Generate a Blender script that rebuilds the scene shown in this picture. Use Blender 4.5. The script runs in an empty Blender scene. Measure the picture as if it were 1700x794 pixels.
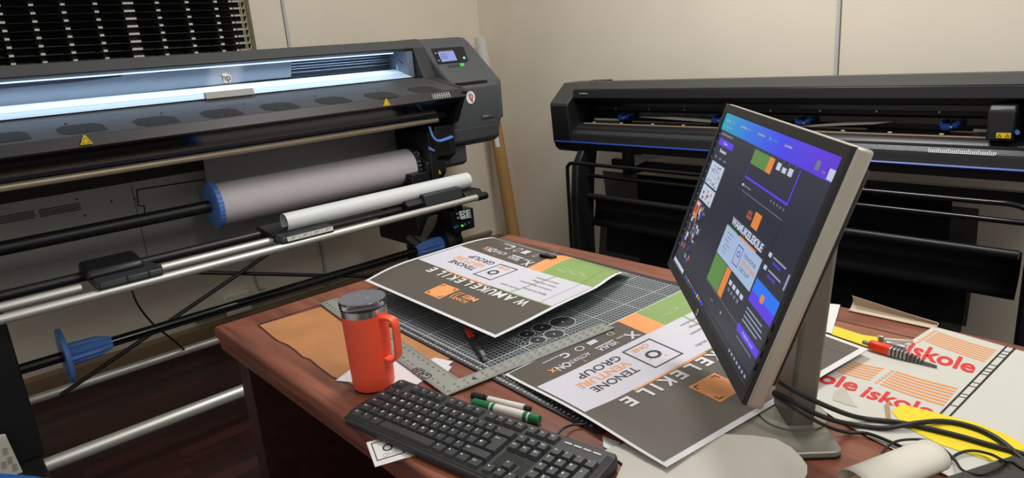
import bpy, bmesh, math, random
from mathutils import Vector, Matrix
random.seed(7)
S = bpy.context.scene
COL = S.collection
PI = math.pi

# ---------------------------------------------------------------- camera
FPX = 1135.98
RM = ((0.73880183, -0.66948594, -0.07720384),
      (-0.23658223, -0.15038283, -0.95990304),
      (0.63103146, 0.72744318, -0.26949159))
CAM = Vector((0, 0, 1.325))
cd = bpy.data.cameras.new('camera')
cam = bpy.data.objects.new('camera', cd)
COL.objects.link(cam)
cd.sensor_width = 36
cd.lens = FPX * 36 / 1700
cd.clip_start = 0.02
cam.matrix_world = Matrix(((RM[0][0], -RM[1][0], -RM[2][0], CAM.x),
                           (RM[0][1], -RM[1][1], -RM[2][1], CAM.y),
                           (RM[0][2], -RM[1][2], -RM[2][2], CAM.z),
                           (0, 0, 0, 1)))
S.camera = cam

# ---------------------------------------------------------------- light
S.view_settings.view_transform = 'Standard'
S.view_settings.look = 'None'
S.view_settings.exposure = 0.0
S.view_settings.gamma = 1.0
S.view_settings.use_curve_mapping = False
w = bpy.data.worlds.new('world')
S.world = w
w.use_nodes = True
w.node_tree.nodes['Background'].inputs[0].default_value = (1.0, 0.95, 0.89, 1)
w.node_tree.nodes['Background'].inputs[1].default_value = 0.42


def area(name, loc, size, power, color, target, sy=None):
    l = bpy.data.lights.new(name, 'AREA')
    l.energy = power
    l.color = color
    l.size = size
    if sy:
        l.shape = 'RECTANGLE'
        l.size_y = sy
    o = bpy.data.objects.new(name, l)
    COL.objects.link(o)
    o.location = loc
    o.rotation_euler = (Vector(target) - Vector(loc)).to_track_quat('-Z', 'Y').to_euler()
    return o


area('overhead_light', (1.75, 1.35, 2.75), 0.22, 35, (1.0, 0.97, 0.92), (1.75, 1.35, 0), .8)
area('overhead_light', (1.0, -0.7, 2.75), 0.3, 26, (1.0, 0.97, 0.92), (1.0, -0.7, 0), 1.2)  # second lamp, added as fill to even out the wall brightness


# ---------------------------------------------------------------- helpers
def ray(px, py):
    a, b = (px - 850) / FPX, (py - 397) / FPX
    return Vector([RM[0][i] * a + RM[1][i] * b + RM[2][i] for i in range(3)])


def at(ax, val, px, py):
    """the point of the plane <ax>=val that is seen at a pixel of the 1700x794 photograph"""
    d = ray(px, py)
    i = 'XYZ'.index(ax)
    return CAM + d * ((val - CAM[i]) / d[i])


def lin(c):
    return tuple(((x / 255) / 12.92 if x / 255 <= .04045 else ((x / 255 + .055) / 1.055) ** 2.4) for x in c) + (1,)


MATS = {}


def mat(name, rgb, rough=.5, metal=0.0, emit=0, noise=0, nscale=20, bump=0, bscale=200, spec=None, coat=0, stretch=None):
    if name in MATS:
        return MATS[name]
    m = bpy.data.materials.new(name)
    m.use_nodes = True
    nt = m.node_tree
    b = nt.nodes['Principled BSDF']
    c = lin(rgb)
    b.inputs['Base Color'].default_value = c
    b.inputs['Roughness'].default_value = rough
    b.inputs['Metallic'].default_value = metal
    if spec is not None:
        b.inputs['Specular IOR Level'].default_value = spec
    if coat:
        b.inputs['Coat Weight'].default_value = coat
    if emit:
        b.inputs['Emission Color'].default_value = c
        b.inputs['Emission Strength'].default_value = emit
        b.inputs['Base Color'].default_value = (0, 0, 0, 1)
    if noise or bump:
        tc = nt.nodes.new('ShaderNodeTexCoord')
        src = tc.outputs['Object']
        if stretch:
            mp = nt.nodes.new('ShaderNodeMapping')
            mp.inputs['Scale'].default_value = stretch
            nt.links.new(src, mp.inputs[0])
            src = mp.outputs[0]
    if noise:
        n = nt.nodes.new('ShaderNodeTexNoise')
        n.inputs['Scale'].default_value = nscale
        n.inputs['Detail'].default_value = 5
        nt.links.new(src, n.inputs['Vector'])
        r = nt.nodes.new('ShaderNodeValToRGB')
        r.color_ramp.elements[0].position = .3
        r.color_ramp.elements[1].position = .7
        r.color_ramp.elements[0].color = tuple(x * (1 - noise) for x in c[:3]) + (1,)
        r.color_ramp.elements[1].color = tuple(min(1, x * (1 + noise)) for x in c[:3]) + (1,)
        nt.links.new(n.outputs['Fac'], r.inputs[0])
        nt.links.new(r.outputs[0], b.inputs['Base Color'])
    if bump:
        n2 = nt.nodes.new('ShaderNodeTexNoise')
        n2.inputs['Scale'].default_value = bscale
        nt.links.new(src, n2.inputs['Vector'])
        bp = nt.nodes.new('ShaderNodeBump')
        bp.inputs['Strength'].default_value = bump
        bp.inputs['Distance'].default_value = .002
        nt.links.new(n2.outputs['Fac'], bp.inputs['Height'])
        nt.links.new(bp.outputs[0], b.inputs['Normal'])
    MATS[name] = m
    return m


def glass_mat(name, rgb, reflect=.1, rough=.02):
    m = bpy.data.materials.new(name)
    m.use_nodes = True
    nt = m.node_tree
    nt.nodes.clear()
    o = nt.nodes.new('ShaderNodeOutputMaterial')
    t = nt.nodes.new('ShaderNodeBsdfTransparent')
    t.inputs[0].default_value = lin(rgb)
    g = nt.nodes.new('ShaderNodeBsdfGlossy')
    g.inputs['Roughness'].default_value = rough
    fr = nt.nodes.new('ShaderNodeLayerWeight')
    fr.inputs[0].default_value = reflect
    mx = nt.nodes.new('ShaderNodeMixShader')
    nt.links.new(fr.outputs['Fresnel'], mx.inputs[0])
    nt.links.new(t.outputs[0], mx.inputs[1])
    nt.links.new(g.outputs[0], mx.inputs[2])
    nt.links.new(mx.outputs[0], o.inputs[0])
    MATS[name] = m
    return m


def mesh_mat(name, rgb, alpha, scale=900):
    """open woven mesh: threads with see-through gaps"""
    m = bpy.data.materials.new(name)
    m.use_nodes = True
    nt = m.node_tree
    b = nt.nodes['Principled BSDF']
    b.inputs['Base Color'].default_value = lin(rgb)
    b.inputs['Roughness'].default_value = .9
    b.inputs['Specular IOR Level'].default_value = .1
    tc = nt.nodes.new('ShaderNodeTexCoord')
    n = nt.nodes.new('ShaderNodeTexNoise')
    n.inputs['Scale'].default_value = 6
    nt.links.new(tc.outputs['Object'], n.inputs['Vector'])
    r = nt.nodes.new('ShaderNodeMapRange')
    r.inputs['To Min'].default_value = alpha - .1
    r.inputs['To Max'].default_value = min(1, alpha + .1)
    nt.links.new(n.outputs['Fac'], r.inputs['Value'])
    nt.links.new(r.outputs[0], b.inputs['Alpha'])
    MATS[name] = m
    return m


class MB:
    """collects shapes and builds them as ONE mesh object"""
    def __init__(self):
        self.v, self.f, self.m = [], [], []
        self.T = None

    def add(self, vs, fs, m=0):
        k = len(self.v)
        for p in vs:
            p = Vector(p)
            self.v.append(self.T(p) if self.T else p)
        for f in fs:
            self.f.append([i + k for i in f])
            self.m.append(m)
        return self

    def poly(self, pts, m=0):
        return self.add(pts, [list(range(len(pts)))], m)

    def box(self, a, b, m=0):
        x0, x1 = sorted((a[0], b[0])); y0, y1 = sorted((a[1], b[1])); z0, z1 = sorted((a[2], b[2]))
        vs = [(x, y, z) for z in (z0, z1) for y in (y0, y1) for x in (x0, x1)]
        return self.add(vs, [(0, 2, 3, 1), (4, 5, 7, 6), (0, 1, 5, 4), (2, 6, 7, 3), (0, 4, 6, 2), (1, 3, 7, 5)], m)

    def prism(self, prof, axis, a, b, m=0):
        """extrude a closed 2-D outline along X, Y or Z"""
        def P(p, t):
            return {'X': (t, p[0], p[1]), 'Y': (p[0], t, p[1]), 'Z': (p[0], p[1], t)}[axis]
        n = len(prof)
        vs = [P(p, a) for p in prof] + [P(p, b) for p in prof]
        fs = [[i, (i + 1) % n, n + (i + 1) % n, n + i] for i in range(n)]
        fs += [list(range(n))[::-1], list(range(n, 2 * n))]
        return self.add(vs, fs, m)

    def slab(self, pts, t, m=0):
        """thin plate: outline pts (top), thickness t down in z"""
        n = len(pts)
        vs = [Vector(p) for p in pts] + [Vector(p) - Vector((0, 0, t)) for p in pts]
        fs = [list(range(n)), list(range(n, 2 * n))[::-1]] + [[i, n + i, n + (i + 1) % n, (i + 1) % n] for i in range(n)]
        return self.add(vs, fs, m)

    def cyl(self, p0, p1, r0, r1=None, seg=24, m=0, cap=True, sq=1):
        r1 = r0 if r1 is None else r1
        p0, p1 = Vector(p0), Vector(p1)
        d = (p1 - p0).normalized()
        u = d.orthogonal().normalized(); w_ = d.cross(u)
        vs = []
        for p, r in ((p0, r0), (p1, r1)):
            for i in range(seg):
                a = 2 * PI * i / seg
                vs.append(p + u * math.cos(a) * r + w_ * math.sin(a) * r * sq)
        fs = [[i, (i + 1) % seg, seg + (i + 1) % seg, seg + i] for i in range(seg)]
        if cap:
            fs += [list(range(seg))[::-1], list(range(seg, 2 * seg))]
        return self.add(vs, fs, m)

    def lathe(self, p0, d, prof, seg=32, m=0, ribs=None):
        """prof = [(t along d, radius)]"""
        p0, d = Vector(p0), Vector(d).normalized()
        u = d.orthogonal().normalized(); w_ = d.cross(u)
        vs = []
        for t, r in prof:
            for i in range(seg):
                a = 2 * PI * i / seg
                rr = r * (ribs if (ribs and i % 2) else 1)
                vs.append(p0 + d * t + u * math.cos(a) * rr + w_ * math.sin(a) * rr)
        fs = []
        for k in range(len(prof) - 1):
            for i in range(seg):
                j = (i + 1) % seg
                fs.append([k * seg + i, k * seg + j, (k + 1) * seg + j, (k + 1) * seg + i])
        if prof[0][1] > 1e-6:
            fs.append(list(range(seg))[::-1])
        if prof[-1][1] > 1e-6:
            n = (len(prof) - 1) * seg
            fs.append(list(range(n, n + seg)))
        return self.add(vs, fs, m)

    def tube(self, pts, r, seg=12, m=0, smooth=4, flat=1):
        P = [Vector(p) for p in pts]
        if smooth > 1 and len(P) > 2:
            Q = []
            for i in range(len(P) - 1):
                a = P[max(i - 1, 0)]; b = P[i]; c = P[i + 1]; d = P[min(i + 2, len(P) - 1)]
                for s in range(smooth):
                    t = s / smooth
                    Q.append(.5 * ((2 * b) + (c - a) * t + (2 * a - 5 * b + 4 * c - d) * t * t + (3 * b - a - 3 * c + d) * t ** 3))
            Q.append(P[-1]); P = Q
        vs = []
        up = None
        for i, p in enumerate(P):
            d = (P[min(i + 1, len(P) - 1)] - P[max(i - 1, 0)]).normalized()
            if up is None:
                up = d.orthogonal().normalized()
            up = (up - d * up.dot(d)).normalized()
            w_ = d.cross(up)
            for k in range(seg):
                a = 2 * PI * k / seg
                vs.append(p + up * math.cos(a) * r + w_ * math.sin(a) * r * flat)
        fs = []
        for i in range(len(P) - 1):
            for k in range(seg):
                j = (k + 1) % seg
                fs.append([i * seg + k, i * seg + j, (i + 1) * seg + j, (i + 1) * seg + k])
        fs += [list(range(seg))[::-1], list(range((len(P) - 1) * seg, len(P) * seg))]
        return self.add(vs, fs, m)

    def grid(self, fn, nu, nv, m=0, thick=None):
        vs = [fn(i / nu, j / nv) for j in range(nv + 1) for i in range(nu + 1)]
        fs = [[j * (nu + 1) + i, j * (nu + 1) + i + 1, (j + 1) * (nu + 1) + i + 1, (j + 1) * (nu + 1) + i] for j in range(nv) for i in range(nu)]
        return self.add(vs, fs, m)

    def build(self, name, mats, parent=None, smooth=True, bevel=0, seg=2, solid=0):
        if not isinstance(mats, (list, tuple)):
            mats = [mats]
        base = Vector((0, 0, 0))
        q = parent
        while q:
            base += q.location
            q = q.parent
        vs = self.v
        if parent is None:
            xs = [p.x for p in vs]; ys = [p.y for p in vs]; zs = [p.z for p in vs]
            base = Vector(((min(xs) + max(xs)) / 2, (min(ys) + max(ys)) / 2, min(zs)))
        me = bpy.data.meshes.new(name)
        me.from_pydata([tuple(p - base) for p in vs], [], self.f)
        for m in mats:
            me.materials.append(m)
        for p, mi in zip(me.polygons, self.m):
            p.material_index = mi
        bm = bmesh.new(); bm.from_mesh(me)
        bmesh.ops.recalc_face_normals(bm, faces=bm.faces)
        bm.to_mesh(me); bm.free()
        if smooth:
            me.polygons.foreach_set('use_smooth', [True] * len(me.polygons))
            me.set_sharp_from_angle(angle=math.radians(35))
        me.update()
        o = bpy.data.objects.new(name, me)
        COL.objects.link(o)
        if parent:
            o.parent = parent
        else:
            o.location = base
        if solid:
            md = o.modifiers.new('solid', 'SOLIDIFY'); md.thickness = solid; md.offset = 0
        if bevel:
            md = o.modifiers.new('bevel', 'BEVEL')
            md.width = bevel; md.segments = seg; md.limit_method = 'ANGLE'; md.angle_limit = math.radians(30)
            md.harden_normals = False
        return o


def thing(name, loc, label, cat, group=None):
    o = bpy.data.objects.new(name, None)
    COL.objects.link(o)
    o.location = loc
    o.empty_display_size = .05
    o['label'] = label; o['category'] = cat
    if group: o['group'] = group
    return o


def tag(o, label=None, cat=None, group=None, kind=None):
    if label: o['label'] = label
    if cat: o['category'] = cat
    if group: o['group'] = group
    if kind: o['kind'] = kind
    return o


_tc = {}


def text2d(s, bold=0.0, cut=0):
    """flat lettering as (verts, faces); cap height 1, starts at x=0"""
    key = (s, bold, cut)
    if key in _tc:
        return _tc[key]
    c = bpy.data.curves.new('t', 'FONT')
    c.body = s; c.size = 1; c.offset = bold; c.resolution_u = 3
    o = bpy.data.objects.new('t', c)
    COL.objects.link(o)
    dg = bpy.context.evaluated_depsgraph_get()
    me = bpy.data.meshes.new_from_object(o.evaluated_get(dg))
    if cut:
        bm = bmesh.new(); bm.from_mesh(me)
        for _ in range(cut):
            bmesh.ops.subdivide_edges(bm, edges=[e for e in bm.edges if e.calc_length() > .25], cuts=1)
            bmesh.ops.triangulate(bm, faces=bm.faces)
        bm.to_mesh(me); bm.free()
    vs = [(v.co.x, v.co.y) for v in me.vertices]
    fs = [list(p.vertices) for p in me.polygons]
    bpy.data.objects.remove(o); bpy.data.curves.remove(c); bpy.data.meshes.remove(me)
    if vs:
        x0 = min(v[0] for v in vs)
        vs = [((x - x0) / .7, y / .7) for x, y in vs]
    _tc[key] = (vs, fs)
    return _tc[key]


def write(mb, s, fn, x0, y0, h, width=None, m=0, bold=0.0, cut=0, align='l'):
    """letter s through fn(x, y) -> point; (x0,y0) baseline start, h = cap height, width squeezes"""
    vs, fs = text2d(s, bold, cut)
    if not vs:
        return
    wd = max(v[0] for v in vs)
    k = h if width is None else width / wd
    off = 0 if align == 'l' else (-wd * k / 2 if align == 'c' else -wd * k)
    mb.add([fn(x0 + off + x * k, y0 + y * h) for x, y in vs], fs, m)


# ---------------------------------------------------------------- materials
def wood_mat(name, c1, c2, c3, scale, rough, axis='Y', coat=.3):
    m = bpy.data.materials.new(name)
    m.use_nodes = True
    nt = m.node_tree; b = nt.nodes['Principled BSDF']
    tc = nt.nodes.new('ShaderNodeTexCoord')
    mp = nt.nodes.new('ShaderNodeMapping')
    mp.inputs['Scale'].default_value = (14, 1.2, 14) if axis == 'Y' else (1.2, 14, 14)
    nt.links.new(tc.outputs['Object'], mp.inputs[0])
    n = nt.nodes.new('ShaderNodeTexNoise')
    n.inputs['Scale'].default_value = scale; n.inputs['Detail'].default_value = 8; n.inputs['Distortion'].default_value = .4
    nt.links.new(mp.outputs[0], n.inputs['Vector'])
    r = nt.nodes.new('ShaderNodeValToRGB')
    e = r.color_ramp.elements
    e[0].position = .3; e[0].color = lin(c1); e[1].position = .72; e[1].color = lin(c3)
    q = e.new(.5); q.color = lin(c2)
    nt.links.new(n.outputs['Fac'], r.inputs[0])
    # scratches and worn patches
    n3 = nt.nodes.new('ShaderNodeTexNoise'); n3.inputs['Scale'].default_value = 5; n3.inputs['Detail'].default_value = 9
    nt.links.new(tc.outputs['Object'], n3.inputs['Vector'])
    mr = nt.nodes.new('ShaderNodeMapRange'); mr.inputs['From Min'].default_value = .35; mr.inputs['From Max'].default_value = .7
    mr.inputs['To Min'].default_value = rough - .08; mr.inputs['To Max'].default_value = rough + .12
    nt.links.new(n3.outputs['Fac'], mr.inputs[0])
    nt.links.new(mr.outputs[0], b.inputs['Roughness'])
    nt.links.new(r.outputs[0], b.inputs['Base Color'])
    b.inputs['Coat Weight'].default_value = coat
    b.inputs['Coat Roughness'].default_value = .25
    MATS[name] = m
    return m


def parquet_mat():
    m = bpy.data.materials.new('parquet')
    m.use_nodes = True
    nt = m.node_tree; b = nt.nodes['Principled BSDF']
    tc = nt.nodes.new('ShaderNodeTexCoord')
    br = nt.nodes.new('ShaderNodeTexBrick')
    br.inputs['Scale'].default_value = 1
    br.inputs['Brick Width'].default_value = .28; br.inputs['Row Height'].default_value = .07
    br.inputs['Mortar Size'].default_value = .0012
    br.inputs['Color1'].default_value = lin((40, 18, 16)); br.inputs['Color2'].default_value = lin((70, 32, 27))
    br.inputs['Mortar'].default_value = lin((20, 9, 8))
    nt.links.new(tc.outputs['Object'], br.inputs['Vector'])
    mp = nt.nodes.new('ShaderNodeMapping'); mp.inputs['Scale'].default_value = (2, 30, 1)
    nt.links.new(tc.outputs['Object'], mp.inputs[0])
    n = nt.nodes.new('ShaderNodeTexNoise'); n.inputs['Scale'].default_value = 2; n.inputs['Detail'].default_value = 6
    nt.links.new(mp.outputs[0], n.inputs['Vector'])
    mx = nt.nodes.new('ShaderNodeMix'); mx.data_type = 'RGBA'; mx.blend_type = 'MULTIPLY'; mx.inputs[0].default_value = .6
    r = nt.nodes.new('ShaderNodeValToRGB'); r.color_ramp.elements[0].position = .3; r.color_ramp.elements[1].position = .7
    r.color_ramp.elements[0].color = (.35, .3, .3, 1)
    nt.links.new(n.outputs['Fac'], r.inputs[0])
    nt.links.new(br.outputs['Color'], mx.inputs[6]); nt.links.new(r.outputs[0], mx.inputs[7])
    nt.links.new(mx.outputs[2], b.inputs['Base Color'])
    b.inputs['Roughness'].default_value = .38
    return m


wallm = mat('painted_wall', (231, 222, 206), .85, noise=.03, nscale=3, bump=.05, bscale=60)
wallstrip = mat('wall_joint_strip', (192, 196, 194), .6, noise=.02)
skirt = mat('skirting_paint', (146, 122, 92), .6, noise=.04)
black = mat('black_plastic', (26, 26, 29), .42, noise=.06, nscale=40)
black2 = mat('matt_black_metal', (18, 18, 20), .5, noise=.08)
blackg = mat('glossy_black', (12, 12, 16), .18, noise=.05)
charcoal = mat('charcoal_plastic', (66, 68, 71), .5, noise=.04, bump=.06, bscale=900)
grey = mat('dark_grey_housing', (84, 88, 92), .48, noise=.03, bump=.06, bscale=900)
cover = mat('printer_cover_grey', (74, 76, 77), .5, noise=.03)
backp = mat('grey_sheet_metal', (150, 151, 145), .5, .1, noise=.04)
alu = mat('brushed_aluminium', (214, 214, 208), .42, .6, noise=.04, nscale=8)
warmtube = mat('warm_aluminium_tube', (204, 190, 166), .42, .5, noise=.05)
paperw = mat('white_paper', (218, 219, 222), .6, noise=.015)
paperm = mat('media_paper', (214, 208, 214), .55, noise=.015)
blue = mat('blue_plastic', (86, 134, 210), .42, noise=.05)
blued = mat('blue_line', (22, 70, 160), .4, noise=.03)
yellow = mat('warning_yellow', (242, 206, 20), .5, noise=.03)
inkk = mat('black_ink', (20, 20, 22), .6, noise=.03)
inkw = mat('white_ink', (238, 238, 240), .6, noise=.01)
orange_red = mat('orange_red_powder_coat', (255, 92, 60), .42, noise=.02, bump=.1, bscale=900)
steel = mat('polished_steel', (200, 198, 194), .2, 1.0, noise=.03)

# ================================================================= THE ROOM
WX, WY = 2.92, 3.52
tag(MB().box((-1.2, -1.2, -.1), (WX + .1, WY + .1, 0)).build('floor', parquet_mat(), smooth=False), kind='structure')
# back wall with the window opening
wx1 = 1.455
b = MB()
b.box((wx1, WY, 0), (WX + .1, WY + .12, 2.75))
b.box((-1.2, WY, 0), (wx1, WY + .12, 1.05))
b.box((-1.2, WY, 2.3), (wx1, WY + .12, 2.75))
tag(b.build('wall_back', wallm, smooth=False), kind='structure')
tag(MB().box((WX, -1.2, 0), (WX + .12, WY, 2.75)).build('wall_right', wallm, smooth=False), kind='structure')
sx = at('Y', WY, 466, 0).x
tag(MB().box((sx, WY - .004, .09), (sx + .016, WY, 2.75)).box((sx - .003, WY - .0055, .09), (sx, WY, 2.75), 1).build('trim_1', [wallstrip, mat('joint_dark_edge', (120, 110, 96), .8, noise=.05)], smooth=False), kind='structure')  # narrow darker line along one edge of the joint strip
sy = at('X', WX, 1397, 0).y
tag(MB().box((WX - .004, sy, .09), (WX, sy + .016, 2.75)).box((WX - .0055, sy - .003, .09), (WX, sy, 2.75), 1).build('trim_2', [wallstrip, mat('joint_dark_edge2', (120, 96, 72), .8, noise=.05)], smooth=False), kind='structure')  # same joint on the right wall, with its darker edge line
sk = [(WY, 0), (WY - .018, 0), (WY - .018, .075), (WY - .008, .092), (WY, .092)]
tag(MB().prism(sk, 'X', -1.2, WX).build('baseboard_back', skirt, smooth=False), kind='structure')
sk = [(WX, 0), (WX - .018, 0), (WX - .018, .075), (WX - .008, .092), (WX, .092)]
tag(MB().prism(sk, 'Y', -1.2, WY - .018).build('baseboard_right', skirt, smooth=False), kind='structure')
# cable trunking low along the back wall
p = at('Y', WY - .03, 822, 390)
tag(MB().box((.9, WY - .032, .115), (p.x - .02, WY, .135)).build('trim_3', mat('trunking_grey', (140, 128, 108), .6, noise=.05), bevel=.003), kind='structure')
# window frame and dark glass
frame = mat('window_frame_beige', (170, 160, 134), .6, noise=.03)
b = MB()
b.box((-1.2, WY + .04, 1.05), (wx1, WY + .09, 1.10)).box((-1.2, WY + .04, 2.25), (wx1, WY + .09, 2.3))
b.box((wx1 - .07, WY + .04, 1.1), (wx1, WY + .09, 2.25))
win = tag(b.build('window_1', frame, smooth=False, bevel=.002), kind='structure')
nightglass = mat('night_window_glass', (4, 5, 7), .08, noise=.05)
MB().box((-1.2, WY + .062, 1.1), (wx1 - .07, WY + .068, 2.25)).build('pane', nightglass, win, smooth=False)

# ================================================================= VENETIAN BLIND
BY = WY - .035
bt = thing('venetian_blind', (.5, BY, 1.1), 'black slatted venetian blind with pale ladder tapes in the window at top left', 'blind')
slatm = mat('black_slat', (16, 16, 17), .35, noise=.1)
zz = at('Y', BY, 300, 60).z
za = at('Y', BY, 100, 24); zb = at('Y', BY, 112, 98)
pitch = .0325
xr = at('Y', BY, 413, 60).x
b = MB()
z = 1.30
while z < 2.2:
    b.prism([(BY - .013, z + .010), (BY - .0125, z + .0112), (BY, z + .002), (BY + .0125, z - .0092), (BY + .0135, z - .0105), (BY, z)], 'X', -1.1, xr)
    z += pitch
b.build('slats', slatm, bt, smooth=False)
tape = mat('ladder_tape_white', (240, 240, 236), .8, noise=.02)
tb = at('Y', BY + .018, 222, 52).x
for px_ in (8, 62, 114, 168, 222, 270, 319, 366):
    X_ = at('Y', BY + .018, px_, 52).x
    wd = .022 if px_ == 222 else .0085
    MB().box((X_ - wd, BY + .016, 1.28), (X_ + wd, BY + .0175, 2.2)).build('ladder_tape', tape, bt, smooth=False)
X_ = at('Y', BY + .018, 398, 52).x
MB().box((X_ - .01, BY + .016, 1.28), (X_ + .014, BY + .0175, 2.2)).build('ladder_tape', tape, bt, smooth=False)
MB().box((X_ - .03, BY + .016, 1.28), (X_ - .018, BY + .0175, 2.2)).build('ladder_tape', tape, bt, smooth=False)
X_ = at('Y', BY - .016, 404, 52).x
MB().cyl((X_, BY - .017, 1.2), (X_, BY - .017, 2.2), .0022).cyl((X_ + .008, BY - .017, 1.2), (X_ + .008, BY - .017, 2.2), .0022).build('lift_cord', mat('cord_beige', (190, 184, 160), .8, noise=.03), bt)
MB().box((-1.1, BY - .02, 2.2), (xr + .01, BY + .02, 2.24)).build('head_rail', frame, bt, smooth=False)

# ================================================================= LATEX PRINTER (left)
PR = thing('large_format_printer', (1.0, 2.9, 0), 'wide charcoal roll printer with lit glass window and control panel, below the blind', 'printer')
XL, XF, XO = -.3, 1.935, 2.02       # left end, inner and outer side of the window frame


def prx(prof, x0, x1, name, m, parent=PR, **k):
    return MB().prism(prof, 'X', x0, x1).build(name, m, parent, **k)


# upper cover with window frame head
prx([(2.91, 1.397), (2.862, 1.356), (2.875, 1.345), (3.24, 1.345), (3.24, 1.397)], XL, XO, 'top_cover', cover, bevel=.006)
# rear body
prx([(3.10, 1.345), (3.10, 1.19), (2.78, 1.19), (2.78, 1.02), (2.95, .935), (3.24, .935), (3.24, 1.345)], XL, 2.1, 'rear_body', black2)
# window cheek / frame side that runs down to the front lip
b = MB()
ck = [(2.915, 1.399), (2.86, 1.352), (2.795, 1.217), (2.505, 1.166), (2.495, 1.126), (2.53, 1.10), (2.80, 1.15), (3.1, 1.19), (3.1, 1.399)]
cx_ = [XO if y > 2.7 else 1.962 for y, z in ck]
n_ = len(ck)
b.add([(XF + .012, y, z) for y, z in ck] + [(x, y, z) for x, (y, z) in zip(cx_, ck)], [list(range(n_))[::-1], list(range(n_, 2 * n_))] + [[i, (i + 1) % n_, n_ + (i + 1) % n_, n_ + i] for i in range(n_)])
b.build('frame_cheek', mat('frame_dark', (52, 53, 56), .5, noise=.03), PR, bevel=.004)
# front shelf
prx([(2.80, 1.218), (2.51, 1.1625), (2.51, 1.15), (2.80, 1.19)], XL, XF + .012, 'front_shelf', charcoal, bevel=.002)
prx([(2.51, 1.1625), (2.505, 1.1635), (2.485, 1.128), (2.50, 1.12), (2.78, 1.15), (2.78, 1.18)], XL, 1.955, 'front_lip', mat('lip_dark', (40, 38, 42), .5, noise=.04), bevel=.002)
prx([(2.49, 1.127), (2.575, 1.063), (2.62, 1.055), (2.78, 1.10), (2.78, 1.14)], XL, 1.93, 'curing_housing', blackg, bevel=.003)
# cheek under the lip at the right
b = MB().prism([(2.485, 1.15), (2.57, 1.012), (2.60, 1.0), (2.66, 1.0), (2.70, 1.12), (2.52, 1.155)], 'X', 1.935, 1.96)
b.build('lip_bracket', black, PR, bevel=.003)
# tubes under the curing housing
MB().cyl((XL, 2.605, 1.058), (1.9, 2.605, 1.058), .010).build('media_bar', mat('blue_black_steel', (70, 82, 104), .25, .6, noise=.06), PR)
MB().cyl((XL, 2.62, 1.028), (1.875, 2.62, 1.028), .0125).build('media_bar', warmtube, PR)
MB().cyl((1.80, 2.63, 1.045), (1.93, 2.63, 1.045), .02).build('bar_bearing', black, PR)
# inside of the window
wht = mat('inner_white_guide', (225, 232, 240), .5, noise=.01)
prx([(2.815, 1.2195), (2.97, 1.264), (2.975, 1.25), (2.82, 1.195)], XL, XF - .03, 'platen', wht)
MB().box((XL, 2.872, 1.2405), (XF - .03, 2.8725, 1.2415)).build('platen_line', mat('seam_blue', (60, 90, 130), .5, noise=.03), PR)
MB().box((XL, 3.085, 1.19), (XO - .02, 3.10, 1.345)).build('inner_wall', mat('inner_wall_grey', (222, 232, 246), .5, noise=.02), PR)
yb = 2.985
pts = [(0, 151), (120, 137), (200, 127), (218, 115), (238, 115), (264, 121), (360, 111), (430, 104), (455, 100), (472, 93), (484, 96), (483, 128), (430, 133), (200, 158), (0, 176)]
pv = [at('Y', yb, *q) for q in pts]
pv[0].x = pv[-1].x = XL
b = MB(); n = len(pv)
b.add(pv + [p_ + Vector((0, .05, 0)) for p_ in pv], [list(range(n)), list(range(n, 2 * n))[::-1]] + [[i, n + i, n + (i + 1) % n, (i + 1) % n] for i in range(n)])
b.build('carriage_beam', mat('beam_grey', (140, 146, 152), .4, noise=.03), PR, smooth=False)
# rails and hoses at the right of the window
b = MB()
for (ya, yb_) in ((104, 92), (109, 97), (113, 101), (119, 107)):
    p0 = at('Y', 3.0, 482, ya + 2); p1 = at('Y', 3.0, 672, yb_ - 5)
    b.cyl(p0, (p1.x, 3.0, p0.z), .003, seg=8)
b.build('carriage_rail', mat('rail_steel', (190, 200, 215), .25, .9, noise=.02), PR)
p0 = at('Y', 3.0, 484, 112); p1 = at('Y', 3.0, 655, 95)
MB().box((p0.x, 3.02, 1.268), (p1.x, 3.05, 1.325)).build('rear_beam', mat('rear_beam_grey', (92, 98, 108), .4, .3, noise=.04), PR)
b = MB()
for (dx, r_) in ((0, .0035), (.012, .003)):
    b.tube([at('Y', 2.93, 668 + dx * 200, 128), at('Y', 2.95, 659 + dx * 200, 112), at('Y', 2.96, 664 + dx * 200, 98), at('Y', 2.95, 680 + dx * 100, 103), at('Y', 2.92, 690, 126)], r_)
b.build('ink_hose', mat('clear_hose', (190, 205, 215), .15, noise=.02), PR)
MB().tube([at('Y', 2.9, 662, 99), at('Y', 2.9, 672, 110), at('Y', 2.88, 684, 121), at('Y', 2.87, 690, 128)], .0025).build('wiring', black, PR)
MB().box((1.905, 2.86, 1.2), (1.94, 3.09, 1.345)).build('inner_end_wall', mat('inner_end_grey', (120, 130, 140), .4, noise=.03), PR)
# the lamp strip of the printer
led = mat('led_strip', (190, 215, 255), emit=2.2)
MB().box((XL + .1, 2.90, 1.338), (1.86, 2.925, 1.343)).build('led_strip', led, PR)
l = area('window_lamp', (.80, 2.925, 1.334), 2.1, 1.7, (.60, .79, 1.0), (.80, 2.90, 1.2), .03)
l.rotation_euler = (0, 0, 0)
l.data.spread = math.radians(150)
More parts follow.
